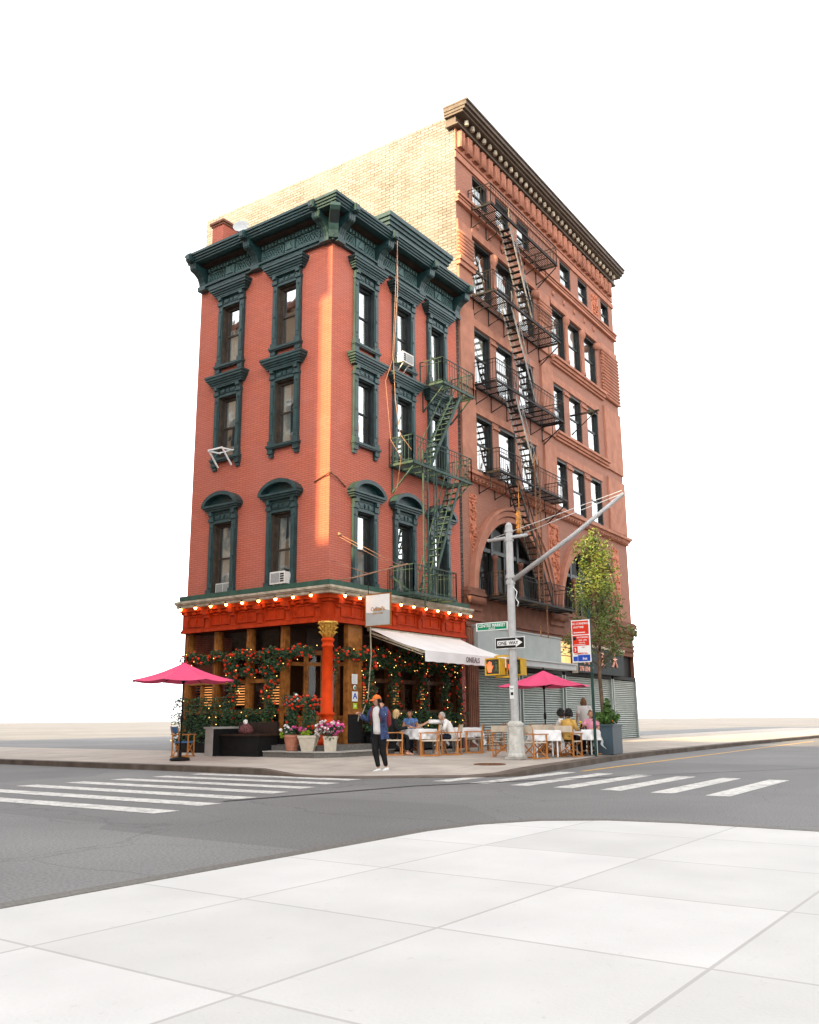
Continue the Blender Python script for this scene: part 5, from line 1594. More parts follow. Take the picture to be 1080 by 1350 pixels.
def pot(name, label, x, y, z, kind, h, r0, r1):
    t = thing(name, label, 'potted plant', (x, y, z))
    b = MB()
    if kind == 'round':
        b.lathe([(r0, 0), (r0 * 1.02, .04), (r1 * .93, h * .78), (r1 * .95, h * .80), (r1, h * .82), (r1 * 1.03, h), (r1 * .9, h), (r1 * .88, h - .05), (.001, h - .05)], (0, 0, 0), 20)
        b.lathe([(r0 * 1.1, h * .22), (r0 * 1.14, h * .25), (r0 * 1.12, h * .28)], (0, 0, 0), 20)
    else:
        k = sqrt(2)
        b.lathe([(r0 * k, 0), (r0 * k, .03), (r1 * k * .93, h * .82), (r1 * k, h * .85), (r1 * k * 1.03, h), (r1 * k * .9, h), (r1 * k * .88, h - .05), (.001, h - .05)], (0, 0, 0), 4, rot=kind)
        b.sm = [False] * len(b.sm)
    b.build('pot', M['terracotta'] if kind == 'round' else M['potstone'], t)
    b = MB(); b.lathe([(.001, h - .05), (r1 * .85, h - .045), (.001, h - .03)], (0, 0, 0), 12); b.build('soil', M['soil'], t)
    return t
t = pot('potted_plant', 'round terracotta pot with tall red roses and white and pink flowers on the entrance step', -1.10, .36, .385, 'round', .46, .16, .235)
foliage('foliage', M['leaf'], t, [((0, 0, .95), (.22, .22, .5), 620), ((.05, .05, 1.4), (.34, .34, .25), 380), ((0, 0, .52), (.28, .28, .14), 300)], .085)
petals('blossoms', M['rose'], t, [((0, 0, 1.36), (.30, .36, .24), 26), ((0, 0, .95), (.22, .22, .3), 6)], .075)
petals('pale_blossoms', M['whitep'], t, [((-.12, .10, .62), (.16, .2, .10), 14), ((0, .1, 1.5), (.3, .3, .15), 6)], .075)
petals('pink_blossoms', M['pink'], t, [((-.05, -.15, .62), (.18, .14, .08), 8), ((0, .2, 1.35), (.3, .3, .2), 8)], .07)
foliage('trailing_leaves', M['lime'], t, [((-.12, .22, .46), (.10, .10, .12), 120)], .05, .8)
t = pot('potted_plant', 'wide pale stone pot with red roses and lime leaves on the entrance step', -1.02, -.22, .385, pi / 4 + .5, .44, .17, .265)
foliage('foliage', M['leaf'], t, [((0, 0, .9), (.22, .22, .5), 600), ((0, -.05, 1.35), (.3, .32, .22), 340), ((0, 0, .52), (.26, .26, .16), 300)], .085)
petals('blossoms', M['rose'], t, [((0, -.02, 1.38), (.28, .34, .22), 26), ((0, -.05, .9), (.24, .24, .4), 8)], .08)
petals('pink_blossoms', M['pink'], t, [((-.2, .05, .6), (.08, .10, .06), 6)], .08)
foliage('trailing_leaves', M['lime'], t, [((-.16, -.05, .50), (.15, .17, .09), 260)], .05, .8)
t = pot('potted_plant', 'tall pale stone pot with a mound of pink and white flowers on the entrance step', -.88, -.92, .385, pi / 4 + .62, .42, .155, .195)
foliage('foliage', M['leaf'], t, [((0, 0, .60), (.36, .36, .20), 520), ((-.1, -.05, .40), (.14, .2, .16), 80)], .075)
petals('blossoms', M['pink'], t, [((0, -.02, .64), (.36, .38, .19), 78)], .068)
petals('pale_blossoms', M['whitep'], t, [((-.05, .05, .68), (.34, .34, .18), 40), ((-.15, .34, .52), (.10, .10, .10), 14)], .07)

def garland(name, label, fr, blobs, n_rose, dens=1.0, rose_sz=.078, lights=0, leafm='leaf'):
    """climbing roses on the shop front; blobs in (u, o, z)"""
    t = thing(name, label, 'climbing rose', (0, 0, 0))
    bb = []
    for (c, r, n) in blobs:
        C_ = fr(*c)
        R_ = (r[0], r[1], r[2]) if fr is FR else (r[1], r[0], r[2])
        bb.append((C_, R_, int(n * dens)))
    foliage('foliage', M[leafm], t, bb, .10)
    tot = sum(n for _, _, n in bb)
    foliage('pale_leaves', M['leaf2'], t, [(c, (r[0] * 1.04, r[1] * 1.1, r[2] * 1.04), n // 8) for c, r, n in bb], .08)
    if n_rose:
        petals('blossoms', M['rose'], t, [(c, (r[0] * .97, r[1] * 1.08, r[2] * .97), max(1, int(n_rose * n / tot))) for c, r, n in bb], rose_sz)
    if lights:
        b = MB()
        for c, r, n in bb:
            for k in range(max(1, int(lights * n / tot))):
                v = Vector((random.uniform(-1, 1), random.uniform(-1, 1), random.uniform(-1, 1)))
                b.ball((c[0] + v.x * r[0], c[1] + v.y * r[1] * 1.1, c[2] + v.z * r[2]), .012, 5)
        tag(b.build('fairy_lights', M['fairy'], t), kind='stuff')
    return t
def run(u0, u1, z, n, o=.12, r=(.32, .22, .2), q=120, wav=.08):
    return [((u0 + (u1 - u0) * (k + .5) / n, o, z + wav * sin(k * 1.9)), r, q) for k in range(n)]
garland('climbing_roses', 'rose garland with red blossoms hung along the left shop window heads', FL, run(.55, LW - .1, 3.28, 16, q=170) + run(3.1, 3.6, 2.75, 2, q=90) + run(1.7, 2.6, 2.9, 3, q=90), 190, lights=10)
garland('climbing_roses', 'red rose column climbing the wood post nearest the left end', FL, [((3.95 + .1 * sin(k), .12, 1.2 + .24 * k), (.26, .18, .2), 110) for k in range(9)], 56, lights=12)
garland('climbing_roses', 'red rose column climbing the post left of the restaurant door', FL, [((2.25 + .12 * sin(k * 2), .12, 1.1 + .24 * k), (.26, .18, .2), 110) for k in range(9)], 50, lights=12)
garland('climbing_roses', 'short garland of red roses under the fascia between column and awning', FR, run(.35, 1.9, 3.22, 5, q=150) + run(.2, .3, 2.7, 1, r=(.1, .1, .5), q=60), 60, lights=6)
garland('climbing_roses', 'thick rose column climbing beside the hose at the awning end', FR, [((1.88 + .10 * sin(k * 1.7), .16, 1.05 + .23 * k), (.22, .2, .2), 130) for k in range(11)], 46, rose_sz=.105, lights=20)
garland('climbing_roses', 'dense dark rose curtain with fairy lights over the windows under the awning', FR, run(2.2, 7.2, 3.15, 15, q=170, r=(.32, .2, .38)) + [((u + .1 * sin(k * 2), .10, 1.45 + .27 * k), (.24, .18, .22), 90) for u in (3.3, 4.9, 6.35) for k in range(6)], 165, lights=80)
garland('climbing_roses', 'sparse red rose column at the right end of the restaurant front', FR, [((7.18 + .06 * sin(k), .16, 1.3 + .3 * k), (.16, .14, .2), 60) for k in range(9)], 40, lights=10)
def hedge(label, fr, u0, u1, o0, o1, z0, z1, n, lights=0):
    t = thing('hedge', label, 'hedge', (0, 0, 0))
    c = fr((u0 + u1) / 2, (o0 + o1) / 2, (z0 + z1) / 2)
    b = MB(); pb = MB()
    for k in range(n):
        u, o, z = random.uniform(u0, u1), random.uniform(o0, o1), random.uniform(z0, z1)
        if random.random() < .6: o = o1 - abs(random.gauss(0, .06))
        z = min(z, z1 - .1 * abs(sin(u * 3.1)) + .04)
        (pb if random.random() < .12 else b).leaf(fr(u, o + .05 * sin(u * 7 + z * 5), z), random.uniform(.06, .12))
    b.build('foliage', M['leaf'], t, recalc=False); pb.build('pale_leaves', M['leaf2'], t, recalc=False)
    b = MB(fr); b.box(u0, u1, o0, o0 + .18, z0 - .3, z0 + .12); b.build('trough', M['black'], t)
    if lights:
        b = MB()
        for k in range(lights): b.ball(fr(random.uniform(u0, u1), o1 + .02, random.uniform(z0, z1)), .012, 5)
        tag(b.build('fairy_lights', M['fairy'], t), kind='stuff')
hedge('low dark green hedge in a trough under the left shop windows', FL, 1.95, 4.1, .0, .42, 1.0, 1.62, 1500, 4)
hedge('tall dark hedge with fairy lights at the left end of the restaurant', FL, 4.0, LW, .0, .40, .55, 2.0, 2200, 14)
hedge('dark hedge with fairy lights behind the diners under the awning', FR, 1.9, 7.3, .0, .45, .6, 1.5, 3000, 24)

def tree(name, label, x, y, z, H, seed):
    rr = random.Random(seed)
    t = thing(name, label, 'tree', (x, y, z))
    b = MB()
    b.tube([(0, 0, 0), (.03, .0, 1.2), (-.02, .03, 2.4), (.05, .0, 3.6), (.02, -.03, 5.2), (.05, 0, H * .92)], [.075, .065, .06, .05, .035, .012], 9)
    tips = []
    for k in range(26):
        h = 2.6 + (H - 3.1) * k / 25
        a = k * 2.4 + rr.uniform(-.4, .4)
        L = (1.15 - .78 * (k / 25)) * rr.uniform(.55, 1.1)
        p = Vector((0, 0, h)); q = p + Vector((cos(a) * L, sin(a) * L, L * .62))
        m_ = p.lerp(q, .5) + Vector((0, 0, .07))
        b.tube([p, m_, q], [.028, .019, .007], 5)
        tips += [(m_, .30), (q, .36), (q + Vector((rr.uniform(-.2, .2), rr.uniform(-.2, .2), .26)), .26)]
    tips.append((Vector((0, 0, H - .25)), .28)); tips.append((Vector((.1, .05, H - .6)), .33))
    b.build('trunk', M['bark'], t)
    b = MB(); c = MB()
    for p, r in tips:
        for k in range(int(72 * r / .3)):
            v = Vector((rr.gauss(0, 1), rr.gauss(0, 1), rr.gauss(0, 1))).normalized() * (rr.random() ** .5)
            (c if rr.random() < .25 else b).leaf(p + v * r, rr.uniform(.08, .15), .42)
    cr = b.build('crown', M['treeleaf'], t, recalc=False)
    c.build('young_leaves', M['leaf2'], cr, recalc=False)
    return t
tree('street_tree', 'slim leafy street tree in front of the second arch', 7.18, -5.65, .14, 7.2, 11)

PB = thing('planter_box', 'square slate blue planter of leafy plants at the right edge', 'planter', (6.35, -6.05, gz(6.35, -6.05)), .15)
b = MB(); b.box(-.52, .62, -.38, .38, 0, .88); b.box(-.55, .65, -.41, .41, .84, .90); b.build('box', M['planter'], PB)
b = MB(); b.box(-.48, .58, -.35, .35, .86, .905); b.build('soil', M['soil'], PB)
foliage('foliage', M['leaf2'], PB, [((-.25, .1, 1.05), (.38, .34, .22), 520), ((.3, -.1, 1.12), (.36, .3, .26), 420), ((-.1, -.15, 1.35), (.12, .14, .36), 170)], .13, .6)
petals('blossoms', M['drink'], PB, [((.1, 0, 1.1), (.4, .36, .15), 10)], .05)

# left edge: low wall, dark box, bag, blue chair
LWL = thing('low_wall', 'pale concrete end slab of a low seat at the left edge', 'wall', (-1.55, 3.22, gz(-1.5, 3.2) - .02))
b = MB(); b.box(-.12, .95, -.16, .16, 0, .82); b.build('slab', M['concrete'], LWL)
b = MB(); b.box(-.16, 1.0, -.20, .20, .82, .88); b.build('coping', M['concrete'], LWL)
b = MB(); b.box(-.09, .95, -.19, -.161, .03, .82); b.build('side_panel', M['black'], LWL)
DB = thing('storage_box', 'low black wooden box bench between the concrete slab and the entrance steps', 'box', (-1.05, 2.22, gz(-1, 2.2) - .02))
b = MB(); b.box(-.35, .45, -.82, .80, 0, .60); b.build('box', M['black'], DB)
b = MB(); b.box(-.40, .50, -.86, .82, .60, .65); b.build('lid', M['darkwood'], DB)
b = MB(); b.box(.42, .50, -.84, .80, .65, 1.0); b.build('backrest', M['darkwood'], DB)
BG = thing('patterned_bag', 'dark red patterned bag with a white knob on the black box bench', 'bag', (-.98, 2.35, gz(-1, 2.2) + .63))
b = MB(); b.lathe([(.001, 0), (.17, .01), (.20, .10), (.15, .22), (.07, .30), (.05, .33), (.001, .34)], (0, 0, 0), 14, 1.0, 1.3); b.build('body', mat('patterned_cloth', (.16, .06, .06), .9, .8, 26), BG)
b = MB(); b.ball((0, .03, .36), .075, 10); b.ball((-.03, -.02, .31), .05, 8); b.build('knob', M['signwhite'], BG)
BC = make_chair('blue canvas director chair cut by the left edge of the view', M['bluechair'], GC)
BC.location = (-2.1, 3.85, gz(-2.1, 3.85)); BC.rotation_euler = (0, 0, radians(-60)); BC["label"] = 'blue canvas director chair beside the concrete slab at the far left'

# ================================================================== PEOPLE
def skin_mesh(chains, sub=1):
    """grow one continuous surface round a skeleton; chains: list of lists of (point, radius), sharing points by position"""
    vs, rad, ed, key = [], [], [], {}
    for ch_ in chains:
        prev = None
        for p, r in ch_:
            k = tuple(round(c, 4) for c in p)
            if k not in key:
                key[k] = len(vs); vs.append(k); rad.append(r)
            i = key[k]
            if prev is not None and prev != i: ed.append((prev, i))
            prev = i
    me = bpy.data.meshes.new("skeleton"); me.from_pydata(vs, ed, [])
    o = bpy.data.objects.new("skeleton", me); COL.objects.link(o)
    o.modifiers.new("skin", 'SKIN')
    for i, sv in enumerate(me.skin_vertices[0].data):
        sv.radius = (rad[i], rad[i]); sv.use_root = (i == 0)
    s_ = o.modifiers.new("sub", 'SUBSURF'); s_.levels = sub; s_.render_levels = sub
    bpy.context.view_layer.update()
    m2 = bpy.data.meshes.new_from_object(o.evaluated_get(bpy.context.evaluated_depsgraph_get()))
    v, f = [tuple(x.co) for x in m2.vertices], [tuple(p.vertices) for p in m2.polygons]
    bpy.data.objects.remove(o); bpy.data.meshes.remove(me); bpy.data.meshes.remove(m2)
    return v, f
def loft(mb, rings, n=18, a0=0.0, a1=2 * pi, cap=True):
    """rings of (centre, half depth along fwd, half width along side, fwd, side); angle 0 points forward"""
    vs = []
    full = abs(a1 - a0 - 2 * pi) < 1e-6
    m = n if full else n + 1
    for c, rf, rs, fw, sd in rings:
        c = Vector(c)
        for k in range(m):
            a = a0 + (a1 - a0) * k / n
            vs.append(tuple(c + Vector(fw) * rf * cos(a) + Vector(sd) * rs * sin(a)))
    fs = [(i * m + k, i * m + (k + 1) % m, (i + 1) * m + (k + 1) % m, (i + 1) * m + k) for i in range(len(rings) - 1) for k in range(n)]
    if cap and full: fs += [tuple(range(m)), tuple((len(rings) - 1) * m + k for k in range(m))]
    mb.add(vs, fs, True)
def head_verts(mb, c, turn, tilt, s=1.0):
    R = Matrix.Rotation(turn, 3, 'Z') @ Matrix.Rotation(tilt, 3, 'Y')
    n, m = 20, 16
    vs = []
    for i in range(m + 1):
        th = pi * i / m
        for k in range(n):
            a = 2 * pi * k / n
            x, y, z = .098 * sin(th) * cos(a), .077 * sin(th) * sin(a), .122 * cos(th)
            if z < 0:                                    # jaw narrows to the chin
                t = -z / .122
                y *= 1 - .34 * t; x = x * (1 - .22 * t) + .018 * t
            if x > 0 and abs(y) < .02 and -.045 < z < .02: x += .024 * (1 - abs(y) / .02) * (1 - abs(z + .022) / .045)   # nose
            if x > .05 and .012 < abs(y) < .045 and 0 < z < .03: x -= .008                                              # eye sockets
            if x > .05 and abs(y) < .03 and -.075 < z < -.055: x += .006                                                # lips
            vs.append(tuple(Vector(c) + R @ (Vector((x, y, z)) * s)))
    fs = [(i * n + k, i * n + (k + 1) % n, (i + 1) * n + (k + 1) % n, (i + 1) * n + k) for i in range(m) for k in range(n)]
    mb.add(vs, fs, True)
    for e in (-1, 1):                                    # ears
        p = Vector(c) + R @ (Vector((-.005, e * .077, -.005)) * s)
        mb.tube([p + R @ Vector((0, 0, -.03)), p + R @ Vector((-.012, e * .014, 0)), p + R @ Vector((-.004, e * .01, .03))], [.008, .014, .008], 6)
    return R
def hand(mb, w, d, up, side, curl=.5, s=1.0):
    """palm and five separate bent fingers; d points along the hand, up out of its back, side towards the thumb"""
    d, up, side = Vector(d).normalized(), Vector(up).normalized(), Vector(side).normalized()
    w = Vector(w)
    loft(mb, [(w, .018 * s, .024 * s, up, side), (w + d * .03 * s, .019 * s, .036 * s, up, side), (w + d * .075 * s, .016 * s, .040 * s, up, side), (w + d * .092 * s, .010 * s, .034 * s, up, side)], 12)
    for k, (off, L) in enumerate(((.030, .072), (.010, .080), (-.010, .074), (-.029, .058))):
        p = w + d * .082 * s + side * off * s
        c = curl * (1 + .08 * k)
        e1 = d * cos(c * .7) - up * sin(c * .7); e2 = d * cos(c * 1.7) - up * sin(c * 1.7)
        mb.tube([p, p + e1 * L * .5 * s, p + e1 * L * .5 * s + e2 * L * .5 * s], [.0095 * s, .0088 * s, .0065 * s], 6)
    p = w + d * .03 * s + side * .032 * s
    q = p + (d * .6 + side * .7 - up * .2).normalized() * .038 * s
    mb.tube([p, q, q + (d * .85 + side * .2 - up * .35).normalized() * .034 * s], [.013 * s, .011 * s, .008 * s], 6)
def person(label, loc, rz, J, skin, hair, top, legs, shoes, sleeve=.5, hairstyle='short', turn=0.0, tilt=0.0, skirt=False, curl=.5, group=None, baggy=1.0):
    r = thing('person', label, 'person', loc, rz, group)
    V_ = lambda k: Vector(J[k])
    pel, chest, neck, hd = V_('pelvis'), V_('chest'), V_('neck'), V_('head')
    mid = pel.lerp(chest, .5)
    spine = (neck - pel).normalized()
    ch_ = [[(tuple(pel), .115), (tuple(mid), .105), (tuple(chest), .12), (tuple(neck), .05), (tuple(neck.lerp(hd, .55)), .048)]]
    for e in 'LR':
        sh, el, wr = V_(e + 's'), V_(e + 'e'), V_(e + 'w')
        ch_.append([(tuple(chest), .12), (tuple(sh), .055), (tuple(sh.lerp(el, .5)), .046), (tuple(el), .037), (tuple(el.lerp(wr, .4)), .036), (tuple(wr), .024)])
        hp, kn, an = V_(e + 'h'), V_(e + 'k'), V_(e + 'a')
        ch_.append([(tuple(pel), .115), (tuple(hp), .085), (tuple(hp.lerp(kn, .5)), .07), (tuple(kn), .052), (tuple(kn.lerp(an, .4)), .05), (tuple(an), .036)])
    v, f = skin_mesh(ch_)
    b = MB(); b.add(v, f, True)
    R = head_verts(b, hd, turn, tilt)
    for e in 'LR':
        el, wr = V_(e + 'e'), V_(e + 'w')
        d = J.get(e + 'd', tuple((wr - el).normalized()))
        up = J.get(e + 'up', (0, 0, 1))
        d = Vector(d).normalized(); up = Vector(up); up = (up - d * up.dot(d)).normalized()
        side = up.cross(d) * (-1 if e == 'L' else 1)
        hand(b, wr, d, up, side, curl)
    body = b.build('body', skin, r)
    eb = MB()                                            # eyes, brows, mouth
    for e in (-1, 1):
        eb.ball(tuple(hd + R @ Vector((.082, e * .030, .012))), .009, 6)
        eb.bar(tuple(hd + R @ Vector((.092, e * .016, .034))), tuple(hd + R @ Vector((.084, e * .046, .034))), .006, .008)
    eb.build('eyes', M['brownhair'], r)
    mo = MB(); mo.bar(tuple(hd + R @ Vector((.093, -.022, -.064))), tuple(hd + R @ Vector((.093, .022, -.064))), .008, .010); mo.build('mouth', M['strap'] if False else mat('lips', (.36, .12, .10), .5), r)
    # --- hair
    hb = MB()
    n, m = 18, 12
    lim = {'short': -.02, 'long': -.01, 'curly': -.05, 'thin': .02}[hairstyle]
    def hpt(i, k, g):
        th, a = pi * .62 * i / m, 2 * pi * k / n
        x, y, z = .098 * sin(th) * cos(a) - .008, .077 * sin(th) * sin(a), .122 * cos(th)
        front = max(0, cos(a))
        if front > .25: z = max(z, .055 + .02 * front) if i > 5 else z
        w_ = 1 + g + (.03 * sin(k * 2.7 + i * 1.9) if hairstyle == 'curly' else .012 * sin(k * 3.1 + i))
        return tuple(hd + R @ Vector((x * w_, y * w_, z * w_)))
    g = {'short': .07, 'long': .10, 'curly': .28, 'thin': .04}[hairstyle]
    vs = [hpt(i, k, g) for i in range(m + 1) for k in range(n)]
    hb.add(vs, [(i * n + k, i * n + (k + 1) % n, (i + 1) * n + (k + 1) % n, (i + 1) * n + k) for i in range(m) for k in range(n)], True)
    if hairstyle == 'curly':
        rr = random.Random(3)
        for k in range(70):
            a, th = rr.uniform(.9, 2 * pi - .9), rr.uniform(0, 1.9)
            p = hd + R @ (Vector((.098 * sin(th) * cos(a) - .01, .077 * sin(th) * sin(a), .122 * cos(th))) * 1.25)
            hb.ball(tuple(p), rr.uniform(.022, .036), 6)
    if hairstyle == 'long':
        back, sd = R @ Vector((-1, 0, 0)), R @ Vector((0, 1, 0))
        loft(hb, [(hd + back * .02 + Vector((0, 0, .03)), .09, .09, -back, sd), (hd + back * .045 + Vector((0, 0, -.06)), .07, .095, -back, sd),
                  (hd + back * .055 + Vector((0, 0, -.14)), .05, .095, -back, sd), (hd + back * .06 + Vector((0, 0, -.23)), .035, .085, -back, sd), (hd + back * .06 + Vector((0, 0, -.27)), .012, .05, -back, sd)], 14, pi * .42, pi * 1.58)
        for e in (-1, 1): hb.tube([hd + R @ Vector((.03, e * .082, .02)), hd + R @ Vector((.0, e * .092, -.07)), hd + R @ Vector((-.01, e * .085, -.17))], [.02, .024, .012], 7)
    if hairstyle != 'none': hb.build('hair', hair, r)
    # --- top
    fw = Vector((1, 0, 0)); fw = (fw - spine * fw.dot(spine)).normalized(); sd = spine.cross(fw)
    tb = MB()
    loft(tb, [(pel - spine * .08, .135, .18, fw, sd), (pel + spine * .04, .13, .172, fw, sd), (mid, .122, .165, fw, sd), (chest - spine * .04, .13, .185, fw, sd),
              (chest + spine * .06, .118, .195, fw, sd), (neck - spine * .035, .085, .145, fw, sd), (neck + spine * .005, .062, .075, fw, sd)], 20)
    for e in 'LR':
        sh, el, wr = V_(e + 's'), V_(e + 'e'), V_(e + 'w')
        q = sh.lerp(el, min(1, sleeve * 2)) if sleeve <= .5 else el.lerp(wr, (sleeve - .5) * 2)
        pts = [chest.lerp(sh, .55) + spine * .03, sh, sh.lerp(el, .5) if sleeve >= .5 else sh.lerp(q, .6)]
        rs = [.075, .072, .064]
        if sleeve > .5: pts += [el, q]; rs += [.056, .046]
        else: pts += [q]; rs += [.064]
        tb.tube(pts, rs, 12)
    tb.build('shirt', top, r)
    # --- legs and shoes
    v, f = skin_mesh([[(tuple(pel + spine * .02), .135), (tuple(pel - spine * .02), .135)]] +
                     [[(tuple(pel - spine * .02), .135), (tuple(V_(e + 'h')), .102 * baggy), (tuple(V_(e + 'h').lerp(V_(e + 'k'), .5)), .088 * baggy), (tuple(V_(e + 'k')), .073 * baggy),
                       (tuple(V_(e + 'k').lerp(V_(e + 'a'), .5)), .066), (tuple(V_(e + 'a') + (V_(e + 'k') - V_(e + 'a')).normalized() * .03), .056)] for e in 'LR'])
    lb = MB(); lb.add(v, f, True); lb.build('skirt' if skirt else 'trousers', legs, r)
    for e in 'LR':
        an = V_(e + 'a'); td = Vector(J.get(e + 't', (1, 0, 0))).normalized(); sd2 = Vector((-td.y, td.x, 0)).normalized(); u = td.cross(sd2)
        s_ = MB()
        base = an - u * .035
        loft(s_, [(base - td * .065, .03, .030, u, sd2), (base - td * .03, .052, .040, u, sd2), (base + td * .04 - u * .006, .044, .044, u, sd2), (base + td * .12 - u * .02, .030, .048, u, sd2), (base + td * .18 - u * .026, .022, .036, u, sd2), (base + td * .20 - u * .03, .010, .018, u, sd2)], 12)
        s_.build('shoe', shoes, r)
    return r
def stand(**k):
    J = dict(pelvis=(0, 0, .95), chest=(.02, 0, 1.32), neck=(.035, 0, 1.495), head=(.065, 0, 1.635), Ls=(.02, .185, 1.42), Rs=(.02, -.185, 1.42),
             Le=(-.02, .25, 1.13), Re=(-.02, -.25, 1.13), Lw=(.08, .26, .89), Rw=(.08, -.26, .89), Lh=(0, .09, .90), Rh=(0, -.09, .90), Lk=(.04, .10, .50), Rk=(.04, -.10, .50), La=(0, .10, .09), Ra=(0, -.10, .09))
    J.update(k); return J
def sit(lean=0.0, **k):
    """seated on a 0.45 m seat, hip centre near the origin"""
    c, s_ = cos(lean), sin(lean)
    T_ = lambda x, y, z: (-.08 + (x + .0) * c + (z - .55) * s_, y, .55 + (z - .55) * c - x * s_)
    J = dict(pelvis=(-.08, 0, .55), chest=T_(0, 0, .90), neck=T_(.02, 0, 1.075), head=T_(.05, 0, 1.215), Ls=T_(0, .18, 1.0), Rs=T_(0, -.18, 1.0),
             Le=T_(.10, .25, .76), Re=T_(.10, -.25, .76), Lw=T_(.33, .18, .79), Rw=T_(.33, -.18, .79), Lh=(-.03, .10, .53), Rh=(-.03, -.10, .53),
             Lk=(.36, .12, .54), Rk=(.36, -.12, .54), La=(.36, .12, .09), Ra=(.36, -.12, .09))
    J.update(k); return J

# walking man
J = stand(pelvis=(0, 0, .97), chest=(.03, 0, 1.34), neck=(.055, 0, 1.52), head=(.10, 0, 1.655), Ls=(.03, .19, 1.44), Rs=(.03, -.19, 1.44),
          Le=(.20, .30, 1.20), Lw=(.13, .18, 1.50), Ld=(-.10, -.25, 1), Lup=(.6, 1, 0), Re=(.02, -.36, 1.21), Rw=(.25, -.43, 1.33), Rd=(.7, .1, .6), Rup=(-.4, -.3, 1),
          Lk=(-.03, .075, .50), La=(-.20, .04, .105), Rk=(.07, -.075, .51), Ra=(-.02, -.045, .085), Lh=(0, .09, .93), Rh=(0, -.09, .93), Lt=(1, .05, -.12), Rt=(1, -.08, 0))
ZM = .09
MANRZ = radians(176)
MAN = person('man in orange cap and open blue plaid shirt walking while on the phone', (-3.44, -4.62, .035), MANRZ, J, M['skin'], M['brownhair'], M['whitecloth'], M['blackcloth'], M['signwhite'], sleeve=.3, turn=-.42, tilt=.12, curl=1.0, baggy=1.22)
hd = Vector(J['head']); Rm = Matrix.Rotation(-.42, 3, 'Z') @ Matrix.Rotation(.12, 3, 'Y')
b = MB()                                                  # baseball cap
n, m = 20, 8
vs = [tuple(hd + Rm @ Vector((.108 * sin(pi * .5 * i / m) * cos(2 * pi * k / n) - .004, .088 * sin(pi * .5 * i / m) * sin(2 * pi * k / n), .042 + .098 * cos(pi * .5 * i / m)))) for i in range(m + 1) for k in range(n)]
b.add(vs, [(i * n + k, i * n + (k + 1) % n, (i + 1) * n + (k + 1) % n, (i + 1) * n + k) for i in range(m) for k in range(n)], True)
vs = []
for i in range(9):
    a = -1.15 + 2.3 * i / 8
    for rr_, z_ in ((.10, .045), (.155, .040), (.195 - .03 * abs(a) ** 2, .026 - .012 * abs(a))):
        vs.append(tuple(hd + Rm @ Vector((rr_ * cos(a * .75), min(1, .75 + .1) * rr_ * sin(a * .9) * .85, z_))))
b.add(vs, [(i * 3 + j, i * 3 + j + 1, (i + 1) * 3 + j + 1, (i + 1) * 3 + j) for i in range(8) for j in range(2)], True)
b.ball(tuple(hd + Rm @ Vector((-.004, 0, .142))), .012, 6)
b.build('cap', M['cap'], MAN)
pel, chest, neck = Vector(J['pelvis']), Vector(J['chest']), Vector(J['neck'])
sp = (neck - pel).normalized(); fw = Vector((1, 0, 0)); fw = (fw - sp * fw.dot(sp)).normalized(); sd = sp.cross(fw)
b = MB()                                                  # open overshirt
a0 = .72
loft(b, [(pel - sp * .20, .20, .235, fw, sd), (pel - sp * .10, .185, .22, fw, sd), (pel + sp * .05, .165, .20, fw, sd), (pel.lerp(chest, .6), .150, .19, fw, sd), (chest, .152, .208, fw, sd),
         (chest + sp * .07, .138, .215, fw, sd), (neck - sp * .03, .10, .155, fw, sd), (neck + sp * .02, .078, .088, fw, sd), (neck + sp * .045, .082, .09, fw, sd)], 24, a0, 2 * pi - a0)
for e in 'LR':
    sh, el, wr = Vector(J[e + 's']), Vector(J[e + 'e']), Vector(J[e + 'w'])
    b.tube([chest.lerp(sh, .5) + sp * .02, sh, sh.lerp(el, .5), el, el.lerp(wr, .5), el.lerp(wr, .88)], [.085, .085, .078, .07, .062, .056], 14)
b.build('overshirt', M['denim'], MAN)
b = MB()
for e in (-1, 1):
    b.tube([neck + sd * e * .095 - fw * .05 + sp * .0, neck + sd * e * .12 + fw * .05 - sp * .03, chest + sd * e * .135 + fw * .135, chest + sd * e * .15 + fw * .10 - sp * .16, chest + sd * e * .17 - fw * .05 - sp * .2], [.02, .022, .022, .018, .016], 6)
b.build('backpack_strap', M['strap'], MAN)
b = MB(); loft(b, [(chest - fw * .22 - sp * .32, .06, .12, fw, sd), (chest - fw * .245 - sp * .25, .095, .15, fw, sd), (chest - fw * .24, .10, .15, fw, sd), (chest - fw * .21 + sp * .10, .06, .12, fw, sd), (chest - fw * .19 + sp * .14, .02, .06, fw, sd)], 16)
b.build('backpack', M['strap'], MAN)
b = MB(); b.box(-.012, .012, -.035, .035, -.07, .07)
ph = b.build('phone', M['phone']); tag(ph, 'black phone the walking man holds to his ear', 'phone')
Wm = Matrix.Translation((-3.44, -4.62, .035)) @ Matrix.Rotation(MANRZ, 4, 'Z')
ph.matrix_world = Wm @ Matrix.Translation(hd + Vector((.02, .105, -.03))) @ Matrix.Rotation(radians(80), 4, 'Z') @ Matrix.Rotation(radians(14), 4, 'X')

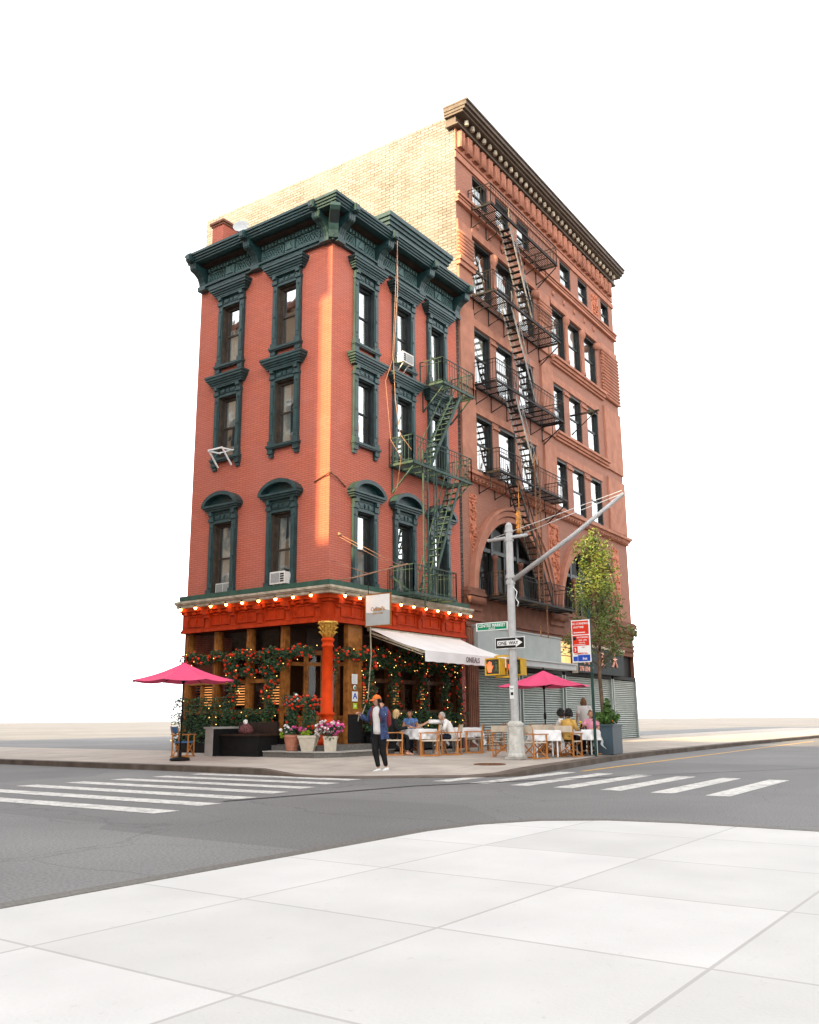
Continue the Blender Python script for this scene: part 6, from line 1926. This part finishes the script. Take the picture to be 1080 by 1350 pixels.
GD = 'diners at the pavement tables'
def at_chair(x, y, deg, dz=0.0): return (x, y, gz(x, y) + dz), radians(deg)
p, a = at_chair(1.21, -1.64, -48)
person('blond woman in a black top seated at the left table with her back turned', p, a, sit(.12, Lw=(.42, .10, .80), Rw=(.42, -.12, .80)), M['skin'], M['blond'], M['blackcloth'], M['blackcloth'], M['skin'], sleeve=.9, hairstyle='long', turn=.2, group=GD)
p, a = at_chair(2.58, -1.24, 200)
person('dark haired woman in a sleeveless blue shirt seated behind the white table', p, a, sit(.22, Lw=(.42, .02, .84), Rw=(.44, -.10, .83), Rs=(0.02, -.18, 1.0)), M['skin2'], M['blackhair'], M['blueshirt'], M['navy'], M['blackcloth'], sleeve=.1, hairstyle='short', turn=-.1, group=GD)
p, a = at_chair(2.50, -2.74, 128)
person('grey haired man in a white shirt reaching left across the white table', p, a,
       sit(.42, Re=(.62, -.16, .98), Rw=(.90, -.16, .83), Le=(.22, .30, .72), Lw=(.42, .16, .66), Rd=(1, .1, -.3)), M['skin'], M['greyhair'], M['whitecloth'], M['navy'], M['signwhite'], sleeve=.5, hairstyle='thin', turn=.1, tilt=.1, group=GD)
p, a = at_chair(3.90, -6.00, -5)
person('person with black curly hair in a mustard shirt seated with back to the street corner', p, a, sit(.10), M['skin3'], M['blackhair'], M['mustard'], M['blackcloth'], M['blackcloth'], sleeve=.5, hairstyle='curly', turn=.3, group=GD)
p, a = at_chair(4.93, -5.28, -62)
person('companion in a white top half hidden behind the person in the mustard shirt', p, a, sit(.05), M['skin3'], M['blackhair'], M['whitecloth'], M['navy'], M['blackcloth'], sleeve=.4, hairstyle='curly', turn=.2, group=GD)
p, a = at_chair(5.78, -5.86, 185)
person('woman in a pink top seated beside the slate blue planter', p, a, sit(.08, Rw=(.34, -.10, .86), Re=(.12, -.25, .78)), M['skin'], M['brownhair'], M['pinkcloth'], M['blackcloth'], M['blackcloth'], sleeve=.3, hairstyle='short', turn=.35, group=GD)
person('woman with long brown hair in a white top standing near the shutters', (8.15, -4.55, gz(8.15, -4.55)), radians(35), stand(), M['skin'], M['brownhair'], M['whitecloth'], M['navy'], M['blackcloth'], sleeve=.35, hairstyle='long')
